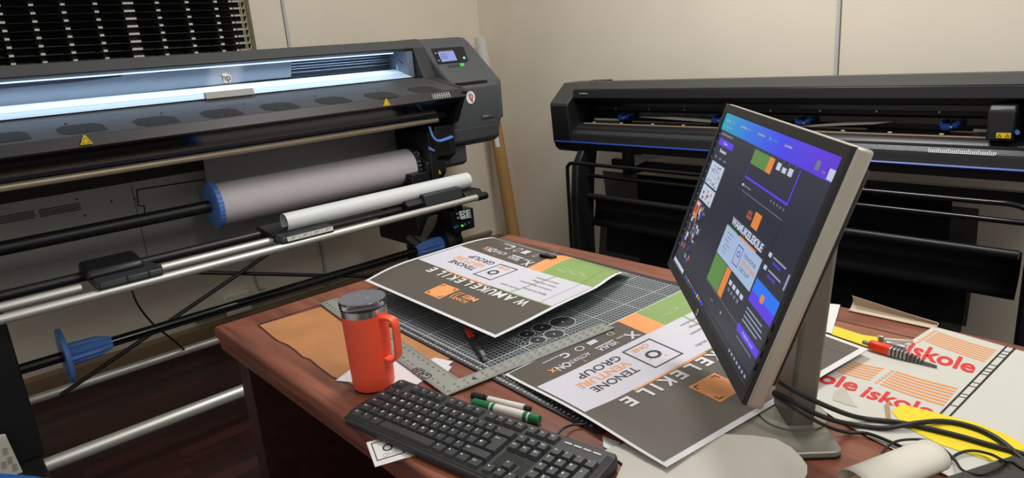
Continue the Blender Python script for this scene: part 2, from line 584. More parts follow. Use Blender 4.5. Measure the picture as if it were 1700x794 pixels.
# glass
gw = MB().prism([(2.8605, 1.356), (2.8635, 1.355), (2.8045, 1.2185), (2.8015, 1.2195)], 'X', XL, XF).build('window_glass', glass_mat('printer_glass', (246, 249, 252), .07, .05), PR, smooth=False)
MB().box((XL, 2.852, 1.352), (XF + .01, 2.87, 1.358)).build('window_seal', mat('seal_navy', (22, 26, 40), .4, noise=.03), PR)
MB().prism([(2.80, 1.2185), (2.797, 1.224), (2.805, 1.224), (2.81, 1.2185)], 'X', XL, XF + .01).build('window_seal', black, PR)


def gz(x, t, lift=0):   # a point on the glass, t 0 bottom .. 1 top
    return Vector((x, 2.803 + .059 * t - .004 - lift, 1.219 + .137 * t + .001))


# round maker's mark on the glass
pc = at('Y', 2.835, 375, 130)
tc_ = (pc.z - 1.219) / .137
b = MB()
R_ = .0215
b.add([gz(pc.x + math.cos(a) * R_, tc_ + math.sin(a) * R_ / .149) for a in [2 * PI * i / 40 for i in range(40)]], [list(range(40))], 0)
write(b, 'hp', lambda x, y: gz(pc.x + x, tc_ + y / .149, .0006), 0, -.010, .026, m=1, bold=.03, align='c')
b.build('logo_badge', [mat('badge_white', (214, 216, 206), .5, noise=.02), mat('badge_letters', (70, 78, 90), .5, noise=.02)], gw, smooth=False)
# window latch
pl0 = at('Y', 2.79, 343, 164); pl1 = at('Y', 2.79, 424, 156)
b = MB().prism([(2.800, 1.219), (2.792, 1.222), (2.803, 1.247), (2.815, 1.247), (2.815, 1.219)], 'X', pl0.x, pl1.x)
b.build('window_latch', mat('latch_grey', (150, 150, 145), .5, noise=.03), PR, bevel=.002)

# vents, screws, warning marks on the shelf
ventm = mat('vent_grille', (34, 34, 36), .7, noise=.25, nscale=700)


def shelf(x, t, lift=.0008):   # t 0 front .. 1 rear
    return Vector((x, 2.51 + .29 * t, 1.1625 + .0555 * t + lift))


def shelf_px(px, py):
    d = ray(px, py)
    # plane through shelf: z = 1.1625 + (y-2.51)*.1914
    t = (1.1625 - 2.51 * .1914 - CAM.z) / (d.z - .1914 * d.y)
    return CAM + d * t


for (cx, cy) in ((5, 229), (135, 214), (259, 201), (367, 188), (463, 177), (552, 167), (632, 158.5), (703, 149)):
    c = shelf_px(cx, cy)
    b = MB()
    hx, hy, e = .066, .058, .03
    pts = [(-hx, -hy + e), (-hx + e * .8, -hy), (hx - e * .8, -hy), (hx, -hy + e * .3), (hx, hy - e), (hx - e * .8, hy), (-hx + e * .8, hy), (-hx, hy - e)]
    b.slab([shelf(c.x + x, (c.y + y - 2.51) / .29, .0012) for x, y in pts], .001)
    b.build('vent', ventm, PR, smooth=False)
for (cx, cy) in ((109, 206), (268, 188), (405, 173), (523, 160), (627, 149), (713, 138), (718, 139)):
    c = shelf_px(cx, cy)
    MB().cyl(c, c + Vector((0, 0, .002)), .0045, seg=12).build('screw', black2, PR)


def tri_mark(cx, cy, Y, s, parent, name='warning_sign'):
    c = at('Y', Y, cx, cy)
    mb = MB()
    sl = (.5 * s, .87 * s)
    mb.slab2 = None
    pts = [(-.58 * s, -.45 * s), (.58 * s, -.45 * s), (.07 * s, .5 * s), (-.07 * s, .5 * s)]
    f = lambda x, y, o: Vector((c.x + x, c.y - o, c.z + y))
    mb.add([f(x, y, 0) for x, y in pts] + [f(x, y, .002) for x, y in pts], [(0, 1, 2, 3), (7, 6, 5, 4), (0, 4, 5, 1), (1, 5, 6, 2), (2, 6, 7, 3), (3, 7, 4, 0)])
    inn = [(-.40 * s, -.33 * s), (.40 * s, -.33 * s), (0, .33 * s)]
    k = .8
    mb.add([f(x, y, .0024) for x, y in inn] + [f(x * k, (y + .1 * s) * k - .1 * s, .0024) for x, y in inn], [(0, 1, 4, 3), (1, 2, 5, 4), (2, 0, 3, 5)], 1)
    return mb.build(name, [yellow, inkk], parent, smooth=False)


tri_mark(142, 232.5, 2.486, .03, PR)
tri_mark(641.5, 170, 2.486, .03, PR)
# pictogram label at the right of the lip
c0 = at('Y', 2.485, 720, 163); c1 = at('Y', 2.485, 748, 152)
b = MB()
zt, zb_ = 1.155, 1.134
f = lambda x, z_, o=.002: Vector((x, 2.485 + (z_ - 1.128) * .55 - o, z_))
b.poly([f(c0.x, zb_), f(c1.x, zb_), f(c1.x, zt), f(c0.x, zt)])
for r_ in range(2):
    for k in range(7):
        xx = c0.x + .003 + k * (c1.x - c0.x - .004) / 7
        z0_ = zb_ + .002 + r_ * .0105
        b.poly([f(xx, z0_, .0026), f(xx + .007, z0_, .0026), f(xx + .007, z0_ + .0075, .0026), f(xx, z0_ + .0075, .0026)], 1)
b.build('pictogram_label', [mat('label_grey', (160, 160, 158), .6, noise=.03), inkk], PR, smooth=False)

# ---- right end housing
HB = MB().prism([(2.665, 1.172), (2.90, 1.372), (2.93, 1.392), (2.98, 1.398), (3.24, 1.398), (3.24, .98), (2.665, .98)], 'X', XO, 2.33)
EH = HB.build('end_housing', grey, PR, bevel=.018, seg=4)
b = MB().prism([(2.62, 1.163), (2.68, 1.172), (3.2, 1.172), (3.2, .90), (2.66, .90), (2.625, .985)], 'X', 1.965, 2.275)
b.build('front_door', grey, EH, bevel=.012, seg=3)
b = MB().prism([(2.632, .972), (2.632, .90), (2.665, .882), (2.70, .872), (3.15, .872), (3.15, .95)], 'X', 1.86, 2.262)
b.build('lower_cover', charcoal, PR, bevel=.012, seg=3)
b = MB().prism([(2.66, .884), (2.66, .80), (2.69, .785), (3.0, .785), (3.0, .884)], 'X', 1.80, 2.06)
b.build('lower_box', charcoal, PR, bevel=.008, seg=3)
# slot above the door
p0 = at('Y', 2.655, 758, 140); p1 = at('Y', 2.655, 806, 134)
MB().box((p0.x, 2.64, 1.168), (p1.x, 2.67, 1.180)).build('slot', black2, EH)


def ctl(px, py, lift=0):   # point on the sloping control face
    # face plane y = 2.665 + (z-1.172)*1.175
    d = ray(px, py)
    t = (2.665 - 1.172 * 1.175 + CAM.z * 1.175) / (d.y - 1.175 * d.z)
    p_ = CAM + d * t
    return p_ + Vector((0, -.648, .762)) * (lift * 1.0)


def plate(pxs, m, name, parent, l0=0.0, l1=.003, fn=ctl, bevel=0):
    n_ = len(pxs)
    vs = [fn(*q, l0) for q in pxs] + [fn(*q, l1) for q in pxs]
    return MB().add(vs, [list(range(n_))[::-1], list(range(n_, 2 * n_))] + [[i, (i + 1) % n_, n_ + (i + 1) % n_, n_ + i] for i in range(n_)]).build(name, m, parent, smooth=False, bevel=bevel)


CP = plate([(715.5, 82), (766, 78), (770, 81), (777, 101), (774, 103), (727, 107)], mat('panel_black', (20, 21, 25), .25, noise=.03), 'control_panel', EH, 0, .004)
plate([(726, 88), (752, 85.7), (758.5, 101), (733.5, 104)], mat('small_screen', (150, 170, 235), emit=.9), 'screen', CP, .004, .0048)
for r_ in range(3):
    plate([(730 + r_, 91.5 + 3.4 * r_), (741 + r_, 90.5 + 3.4 * r_), (741.3 + r_, 91.2 + 3.4 * r_), (730.3 + r_, 92.2 + 3.4 * r_)], inkk, 'screen_text', CP, .0048, .0051)
plate([(727, 86.6), (751, 84.4), (751.6, 86), (727.6, 88.2)], mat('screen_bar', (120, 120, 140), .5, noise=.02), 'screen_bar', CP, .0048, .0052)
plate([(768, 96), (771, 95.7), (772, 98.5), (769, 98.8)], mat('power_led_green', (110, 255, 220), emit=1.2), 'power_button', CP, .004, .006)
plate([(721.5, 89), (723, 88.8), (723.6, 90.4), (722, 90.6)], inkw, 'indicator', CP, .004, .005)
plate([(727, 101), (728.5, 100.8), (729, 102.3), (727.5, 102.5)], inkw, 'indicator', CP, .004, .005)
plate([(743.5, 109), (762, 106.5), (763.5, 110), (745.5, 112.5)], mat('id_plate_dark', (62, 64, 68), .4, noise=.03), 'name_plate', EH, 0, .002)
plate([(763, 106), (769.5, 105.3), (771, 109.8), (764.6, 110.4)], mat('green_label', (60, 230, 80), .5, noise=.02), 'green_sticker', EH, 0, .002)

# round sticker with a pin on the door
SY = 2.619


def doorp(px, py, lift=0):
    p_ = at('Y', SY, px, py); p_.y -= lift; return p_


sc = doorp(781.3, 162)
b = MB()
fz = lambda x, y, o: Vector((sc.x + x, SY + .0 - o, sc.z + y))
N = 36
b.add([fz(.027 * math.cos(2 * PI * i / N), .030 * math.sin(2 * PI * i / N), .001) for i in range(N)], [list(range(N))], 0)


def pin(r, tail, o, m):
    pts = []
    for i in range(20):
        a = -PI * .15 + (PI * 1.3) * i / 19
        pts.append(fz(.002 + r * math.cos(a), .004 + r * math.sin(a), o))
    pts.append(fz(.008, -tail, o))
    b.add(pts, [list(range(len(pts)))], m)


pin(.0125, .025, .0014, 1); pin(.0105, .018, .0018, 2)
b.add([fz(.002 + .006 * math.cos(2 * PI * i / N), .004 + .006 * math.sin(2 * PI * i / N), .0022) for i in range(N)], [list(range(N))], 0)
b.add([fz(.002 + .0035 * math.cos(2 * PI * i / N), .004 + .0035 * math.sin(2 * PI * i / N), .0026) for i in range(N)], [list(range(N))], 2)
for k in range(5):
    a = PI * .55 + k * .27
    ca, sa = math.cos(a), math.sin(a)
    b.add([fz(.002 + ca * .015 - sa * .0012, .004 + sa * .015 + ca * .0012, .0015), fz(.002 + ca * .0195 - sa * .0012, .004 + sa * .0195 + ca * .0012, .0015),
           fz(.002 + ca * .0195 + sa * .0012, .004 + sa * .0195 - ca * .0012, .0015), fz(.002 + ca * .015 + sa * .0012, .004 + sa * .015 - ca * .0012, .0015)], [(0, 1, 2, 3)], 1)
b.build('round_sticker', [inkw, inkk, mat('sticker_orange', (226, 120, 66), .5, noise=.02)], EH, smooth=False)
pa = doorp(800, 196.5); pb = doorp(822, 191)
b = MB().box((pa.x, SY - .0015, pa.z), (pb.x, SY + .002, pa.z + .018))
write(b, 'HP Latex 315', lambda x, y: Vector((x, SY - .002, y)), pa.x + .011, pa.z + .0065, .006, width=.028, m=1)
b.build('name_plate', [mat('name_plate_grey', (96, 98, 100), .35, .3, noise=.03), inkw], EH, smooth=False)

# blue levers
MB().tube([at('Y', 2.6, 713, 211), at('Y', 2.58, 718, 226), at('Y', 2.57, 727, 234), at('Y', 2.57, 740, 231), at('Y', 2.57, 750, 227)], .0115, flat=.55, smooth=5).build('lever', blue, PR)
MB().tube([at('Y', 2.6, 712, 246), at('Y', 2.6, 721, 250)], .009, flat=.6).build('lever', blue, PR)
p_ = at('Y', 2.6, 752, 189)
MB().box((p_.x - .006, 2.6, p_.z - .02), (p_.x + .01, 2.62, p_.z + .015)).build('blue_tab', mat('tab_blue', (30, 120, 200), .5, noise=.02), PR, bevel=.001)
# left end housing (mostly outside the frame)
MB().prism([(2.53, 1.15), (2.90, 1.39), (3.24, 1.39), (3.24, .9), (2.6, .9)], 'X', XL - .02, XL + .05).build('end_housing', grey, PR, bevel=.01)

# ---- grey back plate with perforations
BPY = 2.97
b = MB().box((XL, BPY, .57), (1.72, BPY + .012, .94))
BP = b.build('back_plate', backp, PR, smooth=False)
b = MB()
for (x0p, y0p, x1p, y1p) in ((65, 356, 133, 341), (-20, 370, 57, 355)):
    p0 = at('Y', BPY, x0p, y0p); p1 = at('Y', BPY, x1p, y1p)
    for i in range(26):
        for j in range(4):
            xx = p0.x + (p1.x - p0.x) * (i + .5 * (j % 2)) / 26
            z0_ = (p0.z + p1.z) / 2 + (j - 1.5) * .0075
            b.box((xx, BPY - .001, z0_ - .0022), (xx + .0042, BPY, z0_ + .0022))
tag(b.build('perforation', black2, BP, smooth=False))
b = MB()
seam = [at('Y', BPY, *q) for q in ((340, 298), (236, 314), (227, 315), (229, 341), (240, 343), (240, 357))]
for a, c in zip(seam[:-1], seam[1:]):
    b.cyl(a, c, .0028, seg=6)
p0 = at('Y', BPY, 217, 308)
b.box((p0.x, BPY - .0015, .60), (p0.x + .002, BPY, .92))
b.build('plate_joint', black2, BP, smooth=False)
for q in ((127, 331), (185, 334), (141, 358), (193, 366), (223, 330)):
    p_ = at('Y', BPY, *q)
    MB().cyl(p_, p_ - Vector((0, .002, 0)), .004, seg=10).build('screw', black2, BP)
# dark right end plate of the media bay
MB().box((1.80, 2.60, .40), (1.84, 3.15, .98)).build('side_plate', black2, PR, bevel=.004)
b = MB().prism([(2.60, 1.0), (2.60, .86), (2.70, .80), (3.0, .80), (3.0, 1.0)], 'X', 1.84, 1.95)
b.build('drive_cover', black2, PR, bevel=.005)

# ---- spindle
SY_, SZ_ = 2.75, 1.325 - .184 * 2.75
MB().cyl((-.15, SY_, SZ_), (1.84, SY_, SZ_), .024).build('spindle', black, PR)
hx0 = at('Y', SY_, 352, 344).x
hub = MB().lathe((hx0, SY_, SZ_), (1, 0, 0), [(-.008, .03), (-.008, .045), (-.004, .088), (.0, .093), (.018, .094), (.02, .085), (.05, .06)], seg=72, ribs=.975).build('hub_flange', blue, PR)
MB().lathe((1.768, SY_, SZ_), (1, 0, 0), [(0, .07), (.0, .09), (.02, .094), (.035, .08), (.05, .05)], seg=60, ribs=.96).build('hub_flange', black, PR)
p_ = at('Y', 2.66, 733, 275)
b = MB().prism([(2.62, .84), (2.62, .78), (2.66, .74), (2.8, .74), (2.8, .86), (2.68, .87)], 'X', 1.79, 1.90)
b.build('spindle_support', black, PR, bevel=.006)
tri_mark(729, 286, 2.618, .02, PR)

# main paper roll: a thing of its own on the spindle
RX0, RX1 = hx0 + .015, at('Y', SY_, 698, 282).x
MR = thing('paper_roll', (1.3, SY_, SZ_ - .085), 'thick roll of pale lilac-grey paper on the printer spindle, behind a blue hub', 'paper roll')
MB().lathe((RX0, SY_, SZ_), (1, 0, 0), [(0, .0255), (0, .083), (RX1 - RX0, .083), (RX1 - RX0, .0255), (0, .0255)], seg=64).build('wound_paper', paperm, MR)
yy = SY_ + .078
x0_ = at('Y', yy, 343, 290).x
MB().grid(lambda u, v: Vector((x0_ + (1.775 - x0_) * u, yy + .012 * math.sin(v * PI) - .0 * v, SZ_ + .03 + (1.02 - SZ_ - .03) * v)), 2, 10).build('hanging_sheet', mat('sheet_shaded', (132, 132, 134), .7, noise=.03), MR, solid=.0006)  # paper off the roll, greyed in its colour for shade under the printer

# ---- take-up assembly and bars in front
b1y, b1z = 2.35, 1.325 - .2688 * 2.35
b2y, b2z = 2.42, 1.325 - .2545 * 2.42
b3y, b3z = 2.50, 1.325 - .2405 * 2.50
xr_ = at('Y', b1y, 792, 326).x
MB().cyl((-.2, b1y, b1z), (xr_, b1y, b1z), .0145).build('front_bar', alu, PR)
MB().cyl((xr_ - .005, b1y, b1z), (xr_ + .055, b1y, b1z), .0165).build('bar_end_cap', black, PR, bevel=.004)
xa = at('Y', b2y, 135, 478).x; xb = at('Y', b2y, 268, 445).x; xc = at('Y', b2y, 452, 401).x
MB().cyl((-.2, b2y, b2z), (xa, b2y, b2z), .0145).build('rear_bar', alu, PR)
MB().cyl((xb, b2y, b2z), (xc, b2y, b2z), .0145).build('rear_bar', alu, PR)
MB().cyl((-.2, b3y, b3z), (1.80, b3y, b3z), .016).build('support_bar', black, PR)
xd = at('Y', b2y, 545, 384).x
MB().cyl((xd, b2y, b2z), (1.68, b2y, b2z), .0125).build('rear_bar', mat('dark_steel_bar', (80, 76, 78), .4, .5, noise=.05), PR)
# black clamp blocks on the bars
def clamp(x0, x1, hi, labelled):
    mb = MB()
    mb.prism([(b1y - .014, b1z + .018), (b1y - .010, b1z + .036), (b2y - .02, b2z + .026), (b2y + .03, b2z + .02), (b3y + .02, b3z + .0), (b3y + .02, b3z - .02), (b1y - .004, b1z + .008)], 'X', x0, x1)
    c_ = mb.build('bar_clamp', mat('clamp_face', (52, 56, 58), .45, noise=.04), PR, bevel=.004)
    mb = MB().prism([(b2y - .03, b2z + .024), (b2y - .02, b2z + hi), (b3y + .01, b3z + hi), (b3y + .035, b3z + .02), (b3y + .03, b3z - .01)], 'X', x0 - .012, x1 - .035)
    mb.build('clamp_top', black, c_, bevel=.012, seg=3)
    return c_


cx0, cx1 = at('Y', b1y, 148, 478).x, at('Y', b1y, 268, 445).x
c_ = clamp(cx0 + .02, cx1, .05, False)
for k in (.12, .5, .8):
    x_ = cx0 + (cx1 - cx0) * k
    MB().box((x_, b1y - .0155, b1z + .019), (x_ + .002, b1y - .008, b1z + .037)).build('groove', black2, c_)
lx0, lx1 = at('Y', b1y, 474, 395).x, at('Y', b1y, 552, 375).x
c_ = clamp(lx0 - .02, lx1, .028, True)
b = MB()
lf = lambda x, t, o=.0015: Vector((x, b1y - .0145 + .004 * t - o, b1z + .0185 + .0175 * t + o * .2))
b.poly([lf(lx0, .05), lf(lx1 - .006, .05), lf(lx1 - .006, .95), lf(lx0, .95)])
for k in range(4):
    xs = lx0 + .004 + k * .046
    mm_ = 2 if k == 3 else 1
    b.poly([lf(xs + .006, .2, .002), lf(xs + .009, .2, .002), lf(xs + .033, .8, .002), lf(xs + .030, .8, .002)], mm_)
    b.poly([lf(xs + .012, .62, .002), lf(xs + .022, .62, .002), lf(xs + .022, .7, .002), lf(xs + .012, .7, .002)], 1)
    b.poly([lf(xs + .042, .1, .002), lf(xs + .043, .1, .002), lf(xs + .043, .9, .002), lf(xs + .042, .9, .002)], 1)
b.build('pictogram_label', [mat('label_pale', (214, 214, 208), .6, noise=.02), inkk, mat('label_red', (190, 80, 60), .6, noise=.02)], c_, smooth=False)
rx0, rx1 = at('Y', b1y, 707, 345).x, at('Y', b1y, 768, 330).x
b = MB().prism([(b1y - .006, b1z + .018), (b1y + .004, b1z + .062), (b1y + .05, b1z + .066), (b1y + .07, b1z + .01)], 'X', rx0, rx1)
b.build('bar_clamp', mat('clamp_face2', (46, 50, 54), .45, noise=.04), PR, bevel=.003)
b = MB().prism([(b1y + .01, b1z + .03), (b1y + .03, b1z + .05), (b1y + .12, b1z + .05), (b1y + .2, b1z - .02), (b1y + .1, b1z - .02)], 'X', rx0 - .08, rx0 + .02)
b.build('clamp_arm', black2, PR, bevel=.004)
b = MB().prism([(b1y + .0, b1z + .0), (b1y + .03, b1z + .03), (b1y + .3, b1z + .03), (b1y + .3, b1z - .02)], 'X', 1.80, 1.90)
b.build('swing_arm', black2, PR, bevel=.006)

# second roll lying on the clamps
wy, wz = 2.42, 1.325 - .2317 * 2.42
WR = thing('paper_roll', (1.4, wy, wz - .035), 'slimmer bright white paper roll lying across the silver front bars of the printer', 'paper roll')
wx0, wx1_ = at('Y', wy, 472, 370).x, at('Y', wy, 776, 300).x
MB().lathe((wx0, wy, wz), (1, 0, 0), [(.30, .0315), (.0, .0315), (0, .0345), (wx1_ - wx0, .0345), (wx1_ - wx0, .0315), (wx1_ - wx0 - .3, .0315)], seg=48).build('wound_paper', mat('bright_roll_paper', (226, 230, 232), .5, noise=.01), WR)

# ---- stand
TY, TZ = 2.60, 1.325 - .3365 * 2.60
tx0 = at('Y', TY, 22, 616).x
b = MB().cyl((tx0, TY, TZ), (1.80, TY, TZ), .0175).cyl((tx0 - .05, TY, TZ), (tx0 + .01, TY, TZ), .008)
b.build('take_up_shaft', blackg, PR)
fx = at('Y', TY, 104, 592).x
hb = MB().lathe((fx, TY, TZ), (1, 0, 0), [(0, .02), (0, .055), (.0, .093), (.010, .095), (.014, .093), (.014, .03)], seg=48).build('take_up_hub', blue, PR)
ln = at('Y', TY, 178, 573).x - fx
MB().lathe((fx + .012, TY, TZ), (1, 0, 0), [(0, .040), (.02, .038), (ln * .7, .036), (ln * .85, .028), (ln, .023), (ln + .004, .0185)], seg=24, ribs=.86).build('core_cone', blue, hb)
fx2 = at('Y', TY, 690, 414).x; fx3 = at('Y', TY, 732, 405).x
MB().lathe((fx2, TY, TZ), (1, 0, 0), [(0, .02), (.012, .03), (.03, .036), (.05, .038), (fx3 - fx2, .038), (fx3 - fx2, .02)], seg=24, ribs=.86).build('take_up_hub', blue, PR)
MB().lathe((fx3 - .002, TY, TZ), (1, 0, 0), [(0, .04), (.0, .075), (.03, .08), (.05, .07), (.09, .06)], seg=48).build('take_up_gear', black2, PR)
# motor head and its little display
p_ = at('Y', 2.56, 756, 372)
MO = MB().prism([(2.50, .66), (2.50, .56), (2.54, .47), (2.75, .44), (2.75, .69)], 'X', fx3 + .03, p_.x + .012).build('take_up_motor', black, PR, bevel=.01)
d0 = at('Y', 2.50, 748, 352); d1 = at('Y', 2.50, 786, 346); d2 = at('Y', 2.50, 789, 378); d3 = at('Y', 2.50, 757, 388)
DP = MB().prism([(d0.x, d0.z), (d1.x, d1.z + .004), (d2.x, d2.z), (d3.x, d3.z)], 'Y', 2.50, 2.60).build('display_box', black, MO, bevel=.006)


def dsp(px, py, o=0):
    p_ = at('Y', 2.498, px, py); p_.y -= o; return p_


plate([(762, 351.5), (780, 348), (782.5, 361), (765.5, 364.5)], mat('lcd', (196, 206, 204), emit=.45), 'display', DP, -.004, .001, fn=dsp)
b = MB()
for (x, y) in ((765, 353), (765.6, 357.5), (776, 351), (777, 355), (777.5, 358.5), (770, 355)):
    b.poly([dsp(x, y, .0016), dsp(x + 4, y - .8, .0016), dsp(x + 4.3, y + .9, .0016), dsp(x + .3, y + 1.7, .0016)])
b.poly([dsp(771, 350, .0016), dsp(772.2, 349.7, .0016), dsp(774.4, 362.3, .0016), dsp(773.2, 362.6, .0016)])
b.build('display_symbols', inkk, DP, smooth=False)
plate([(757, 354), (760.5, 353.3), (761, 356.5), (757.8, 357)], inkw, 'display_icon', DP, -.004, .001, fn=dsp)
plate([(758.5, 360.5), (762, 359.8), (762.6, 363.4), (759.2, 364)], inkw, 'display_icon', DP, -.004, .001, fn=dsp)
plate([(770, 374.8), (774.8, 373.6), (771.6, 369.6)], blue, 'arrow_button', DP, -.004, .002, fn=dsp)
plate([(776, 369), (780, 368), (779, 372.6)], blue, 'arrow_button', DP, -.004, .002, fn=dsp)
plate([(766.3, 373.8), (768.2, 373.4), (768.8, 376), (766.8, 376.3)], mat('led_green', (120, 255, 60), emit=1.5), 'indicator', DP, -.004, .002, fn=dsp)
plate([(753, 377), (760, 374), (761.5, 376.5), (754, 379.8)], blue, 'blue_button', DP, -.004, .002, fn=dsp)
# right leg and slanted grey bracket
MB().box((1.70, 2.62, .03), (1.82, 2.74, .80)).build('leg', black2, PR, bevel=.004)
MB().box((1.72, 2.3, .0), (1.80, 3.1, .06)).build('foot', black2, PR, bevel=.008)
bk = [at('Y', 2.60, *q) for q in ((712, 362), (727, 356), (723, 374), (709, 396), (703, 411), (682, 404), (675, 396), (680, 391), (700, 393))]
n_ = len(bk)
MB().add(bk + [p_ + Vector((0, .008, 0)) for p_ in bk], [list(range(n_)), list(range(n_, 2 * n_))[::-1]] + [[i, n_ + i, n_ + (i + 1) % n_, (i + 1) % n_] for i in range(n_)]).build('bracket', mat('bracket_grey', (120, 116, 106), .5, .4, noise=.05), PR, smooth=False)
# left leg
b = MB().box((-.02, 2.46, .20), (.115, 2.64, .85))
b.build('leg', black2, PR, bevel=.005)
lf_ = MB().box((.0, 2.30, .08), (.105, 3.18, .20)).build('foot', black2, PR, bevel=.01)
# cross rods
MB().cyl((.11, 3.1, .145), (1.8, 3.1, .145), .019).build('cross_rod', alu, PR)
rb = at('Y', 2.5, 70, 776)
MB().cyl((rb.x, 2.5, rb.z), (1.8, 2.5, rb.z), .0235).build('cross_rod', alu, PR)
MB().cyl((rb.x - .05, 2.5, rb.z), (rb.x + .002, 2.5, rb.z), .02).build('rod_collar', black, PR)
bx = at('Y', 2.47, 46, 757)
MB().box((bx.x - .022, 2.465, bx.z - .045), (bx.x + .022, 2.535, bx.z + .04)).build('rod_end_block', blue, PR, bevel=.004)
# X braces
ba = at('Y', 2.80, 100, 657); bb = at('Y', 2.80, 480, 398)
MB().cyl(ba, bb, .0085, seg=8).build('cross_brace', black2, PR)
ba = at('Y', 2.82, 310, 452); bb = at('Y', 2.82, 640, 460)
MB().cyl(ba, bb, .0085, seg=8).build('cross_brace', black2, PR)
# hanging leads
MB().tube([at('Y', 2.9, 218, 480), at('Y', 2.9, 230, 508), at('Y', 2.95, 256, 540), at('Y', 3.0, 288, 565), at('Y', 3.1, 308, 583)], .004).build('cable', black2, PR)
MB().tube([at('Y', 2.55, 664, 366), at('Y', 2.56, 675, 382), at('Y', 2.58, 693, 398), at('Y', 2.6, 702, 405)], .003).build('cable', black2, PR)
tag(MB().tube([at('Y', WY - .02, 418, 428), at('Y', WY - .02, 421, 450), at('Y', WY - .02, 430, 478), (at('Y', WY - .02, 440, 480))], .004).build('wall_cable', mat('cable_beige', (176, 160, 132), .6, noise=.03)), 'thin beige cable running down the wall above the socket', 'cable')

# grey pictogram plate low on the left leg
lp = MB()
ps = [at('Y', 2.40, *q) for q in ((-12, 728), (10, 724.5), (40, 789), (-12, 800))]
lpl = MB().add(ps + [q + Vector((0, .02, 0)) for q in ps], [(0, 1, 2, 3), (7, 6, 5, 4), (0, 4, 5, 1), (1, 5, 6, 2), (2, 6, 7, 3), (3, 7, 4, 0)]).build('pictogram_plate', mat('label_beige', (205, 203, 190), .6, noise=.02), PR, smooth=False)
b = MB()
for q in ((4, 745), (12, 760), (2, 768), (20, 772)):
    for k in range(3):
        b.poly([at('Y', 2.398, q[0] + k * .6, q[1] + k * 4), at('Y', 2.398, q[0] + 8 + k * .6, q[1] - 1.6 + k * 4), at('Y', 2.398, q[0] + 8.7 + k * .6, q[1] + .8 + k * 4), at('Y', 2.398, q[0] + .6 + k * .6, q[1] + 2.4 + k * 4)])
b.build('pictogram', mat('pictogram_grey', (150, 150, 144), .6, noise=.03), lpl, smooth=False)

# ================================================================= SOCKET
so = thing('wall_socket', (at('Y', WY, 392, 505).x, WY, .1), 'beige twin wall socket with rounded cover behind the printer stand', 'socket')
sb = [at('Y', WY - .03, *q) for q in ((370, 490), (412, 477), (420, 516), (378, 531))]
xs0 = min(q.x for q in sb) ; xs1 = max(q.x for q in sb); zs0 = min(q.z for q in sb); zs1 = max(q.z for q in sb)
MB().box((xs0, WY - .035, zs0 + .012), (xs1, WY, zs1 - .012)).build('cover', mat('socket_beige', (240, 234, 216), .5, noise=.02), so, bevel=.008)
for k in (.3, .7):
    MB().cyl((xs0 + (xs1 - xs0) * k, WY - .037, (zs0 + zs1) / 2), (xs0 + (xs1 - xs0) * k, WY - .034, (zs0 + zs1) / 2), .006, seg=12).build('screw_hole', inkk, so)

# ================================================================= TALL ROLL IN THE CORNER
tt = at('Y', 3.40, 797, 62); tb_ = at('X', 2.84, 858, 420)
dirv = (tb_ - tt).normalized()
foot_ = tt + dirv * (tt.z / -dirv.z)
kink = tt + dirv * ((tt.z - .868) / -dirv.z)
TR = thing('media_tube', (foot_.x, foot_.y, 0), 'tall white roll in brown kraft wrap leaning in the room corner', 'roll')
kraft = mat('kraft_wrap', (176, 136, 84), .7, noise=.06, nscale=8)
MB().cyl(foot_ + Vector((0, 0, .012)), kink, .040, .040, seg=40).build('kraft_wrap', kraft, TR)
MB().cyl(kink - dirv * .0, tt, .038, .036, seg=40).build('white_roll', mat('roll_white', (210, 210, 204), .6, noise=.02), TR)
stp = at('Y', 3.30, 833, 236)
k2 = tt + dirv * ((tt.z - .80) / -dirv.z)
side = Vector((-.55, -.83, 0)).normalized()
u_ = dirv.cross(side).normalized()
b = MB()
for i in range(6):
    a0, a1 = -.35 + i * .11 + .25, -.35 + (i + 1) * .11 + .25
    P0 = lambda a, t: k2 + dirv * t + (side * math.cos(a) + u_ * math.sin(a)) * .0408
    b.poly([P0(a0, 0), P0(a1, 0), P0(a1, .075), P0(a0, .075)])
b.build('blank_sticker', inkw, TR, smooth=False)

# ================================================================= VINYL CUTTER (right)
CU = thing('vinyl_cutter', (2.55, 1.3, 0), 'long black roll cutter with blue line, on a stand against the right wall', 'cutting plotter')
Y0, Y1 = .47, 2.27
cub = mat('cutter_black', (24, 24, 27), .45, noise=.05)
cug = mat('cutter_top_grey', (62, 62, 62), .5, noise=.03)


def pry(prof, y0, y1, name, m, parent=CU, **k):
    return MB().prism(prof, 'Y', y0, y1).build(name, m, parent, **k)


top = pry([(2.469, 1.140), (2.425, 1.109), (2.72, 1.09), (2.72, 1.125)], Y0, Y1, 'top_cover', cug, bevel=.002)
pry([(2.424, 1.108), (2.42, 1.068), (2.50, 1.06), (2.70, 1.07), (2.70, 1.10)], Y0, Y1, 'cover_front', mat('cutter_cover_black', (38, 38, 42), .35, noise=.04), bevel=.003)
pry([(2.56, 1.06), (2.56, .93), (2.72, .93), (2.72, 1.07)], Y0, Y1, 'inner_rail', black2)
MB().prism([(2.535, 1.035), (2.535, 1.018), (2.56, 1.018), (2.56, 1.035)], 'Y', Y0, Y1).prism([(2.53, .995), (2.53, .975), (2.56, .97), (2.56, 1.0)], 'Y', Y0, Y1).build('carriage_rail', blackg, CU)
pry([(2.56, .955), (2.46, .949), (2.44, .935), (2.425, .915), (2.56, .91)], Y0, Y1, 'platen', mat('platen_black', (34, 32, 34), .3, noise=.1), bevel=.001)
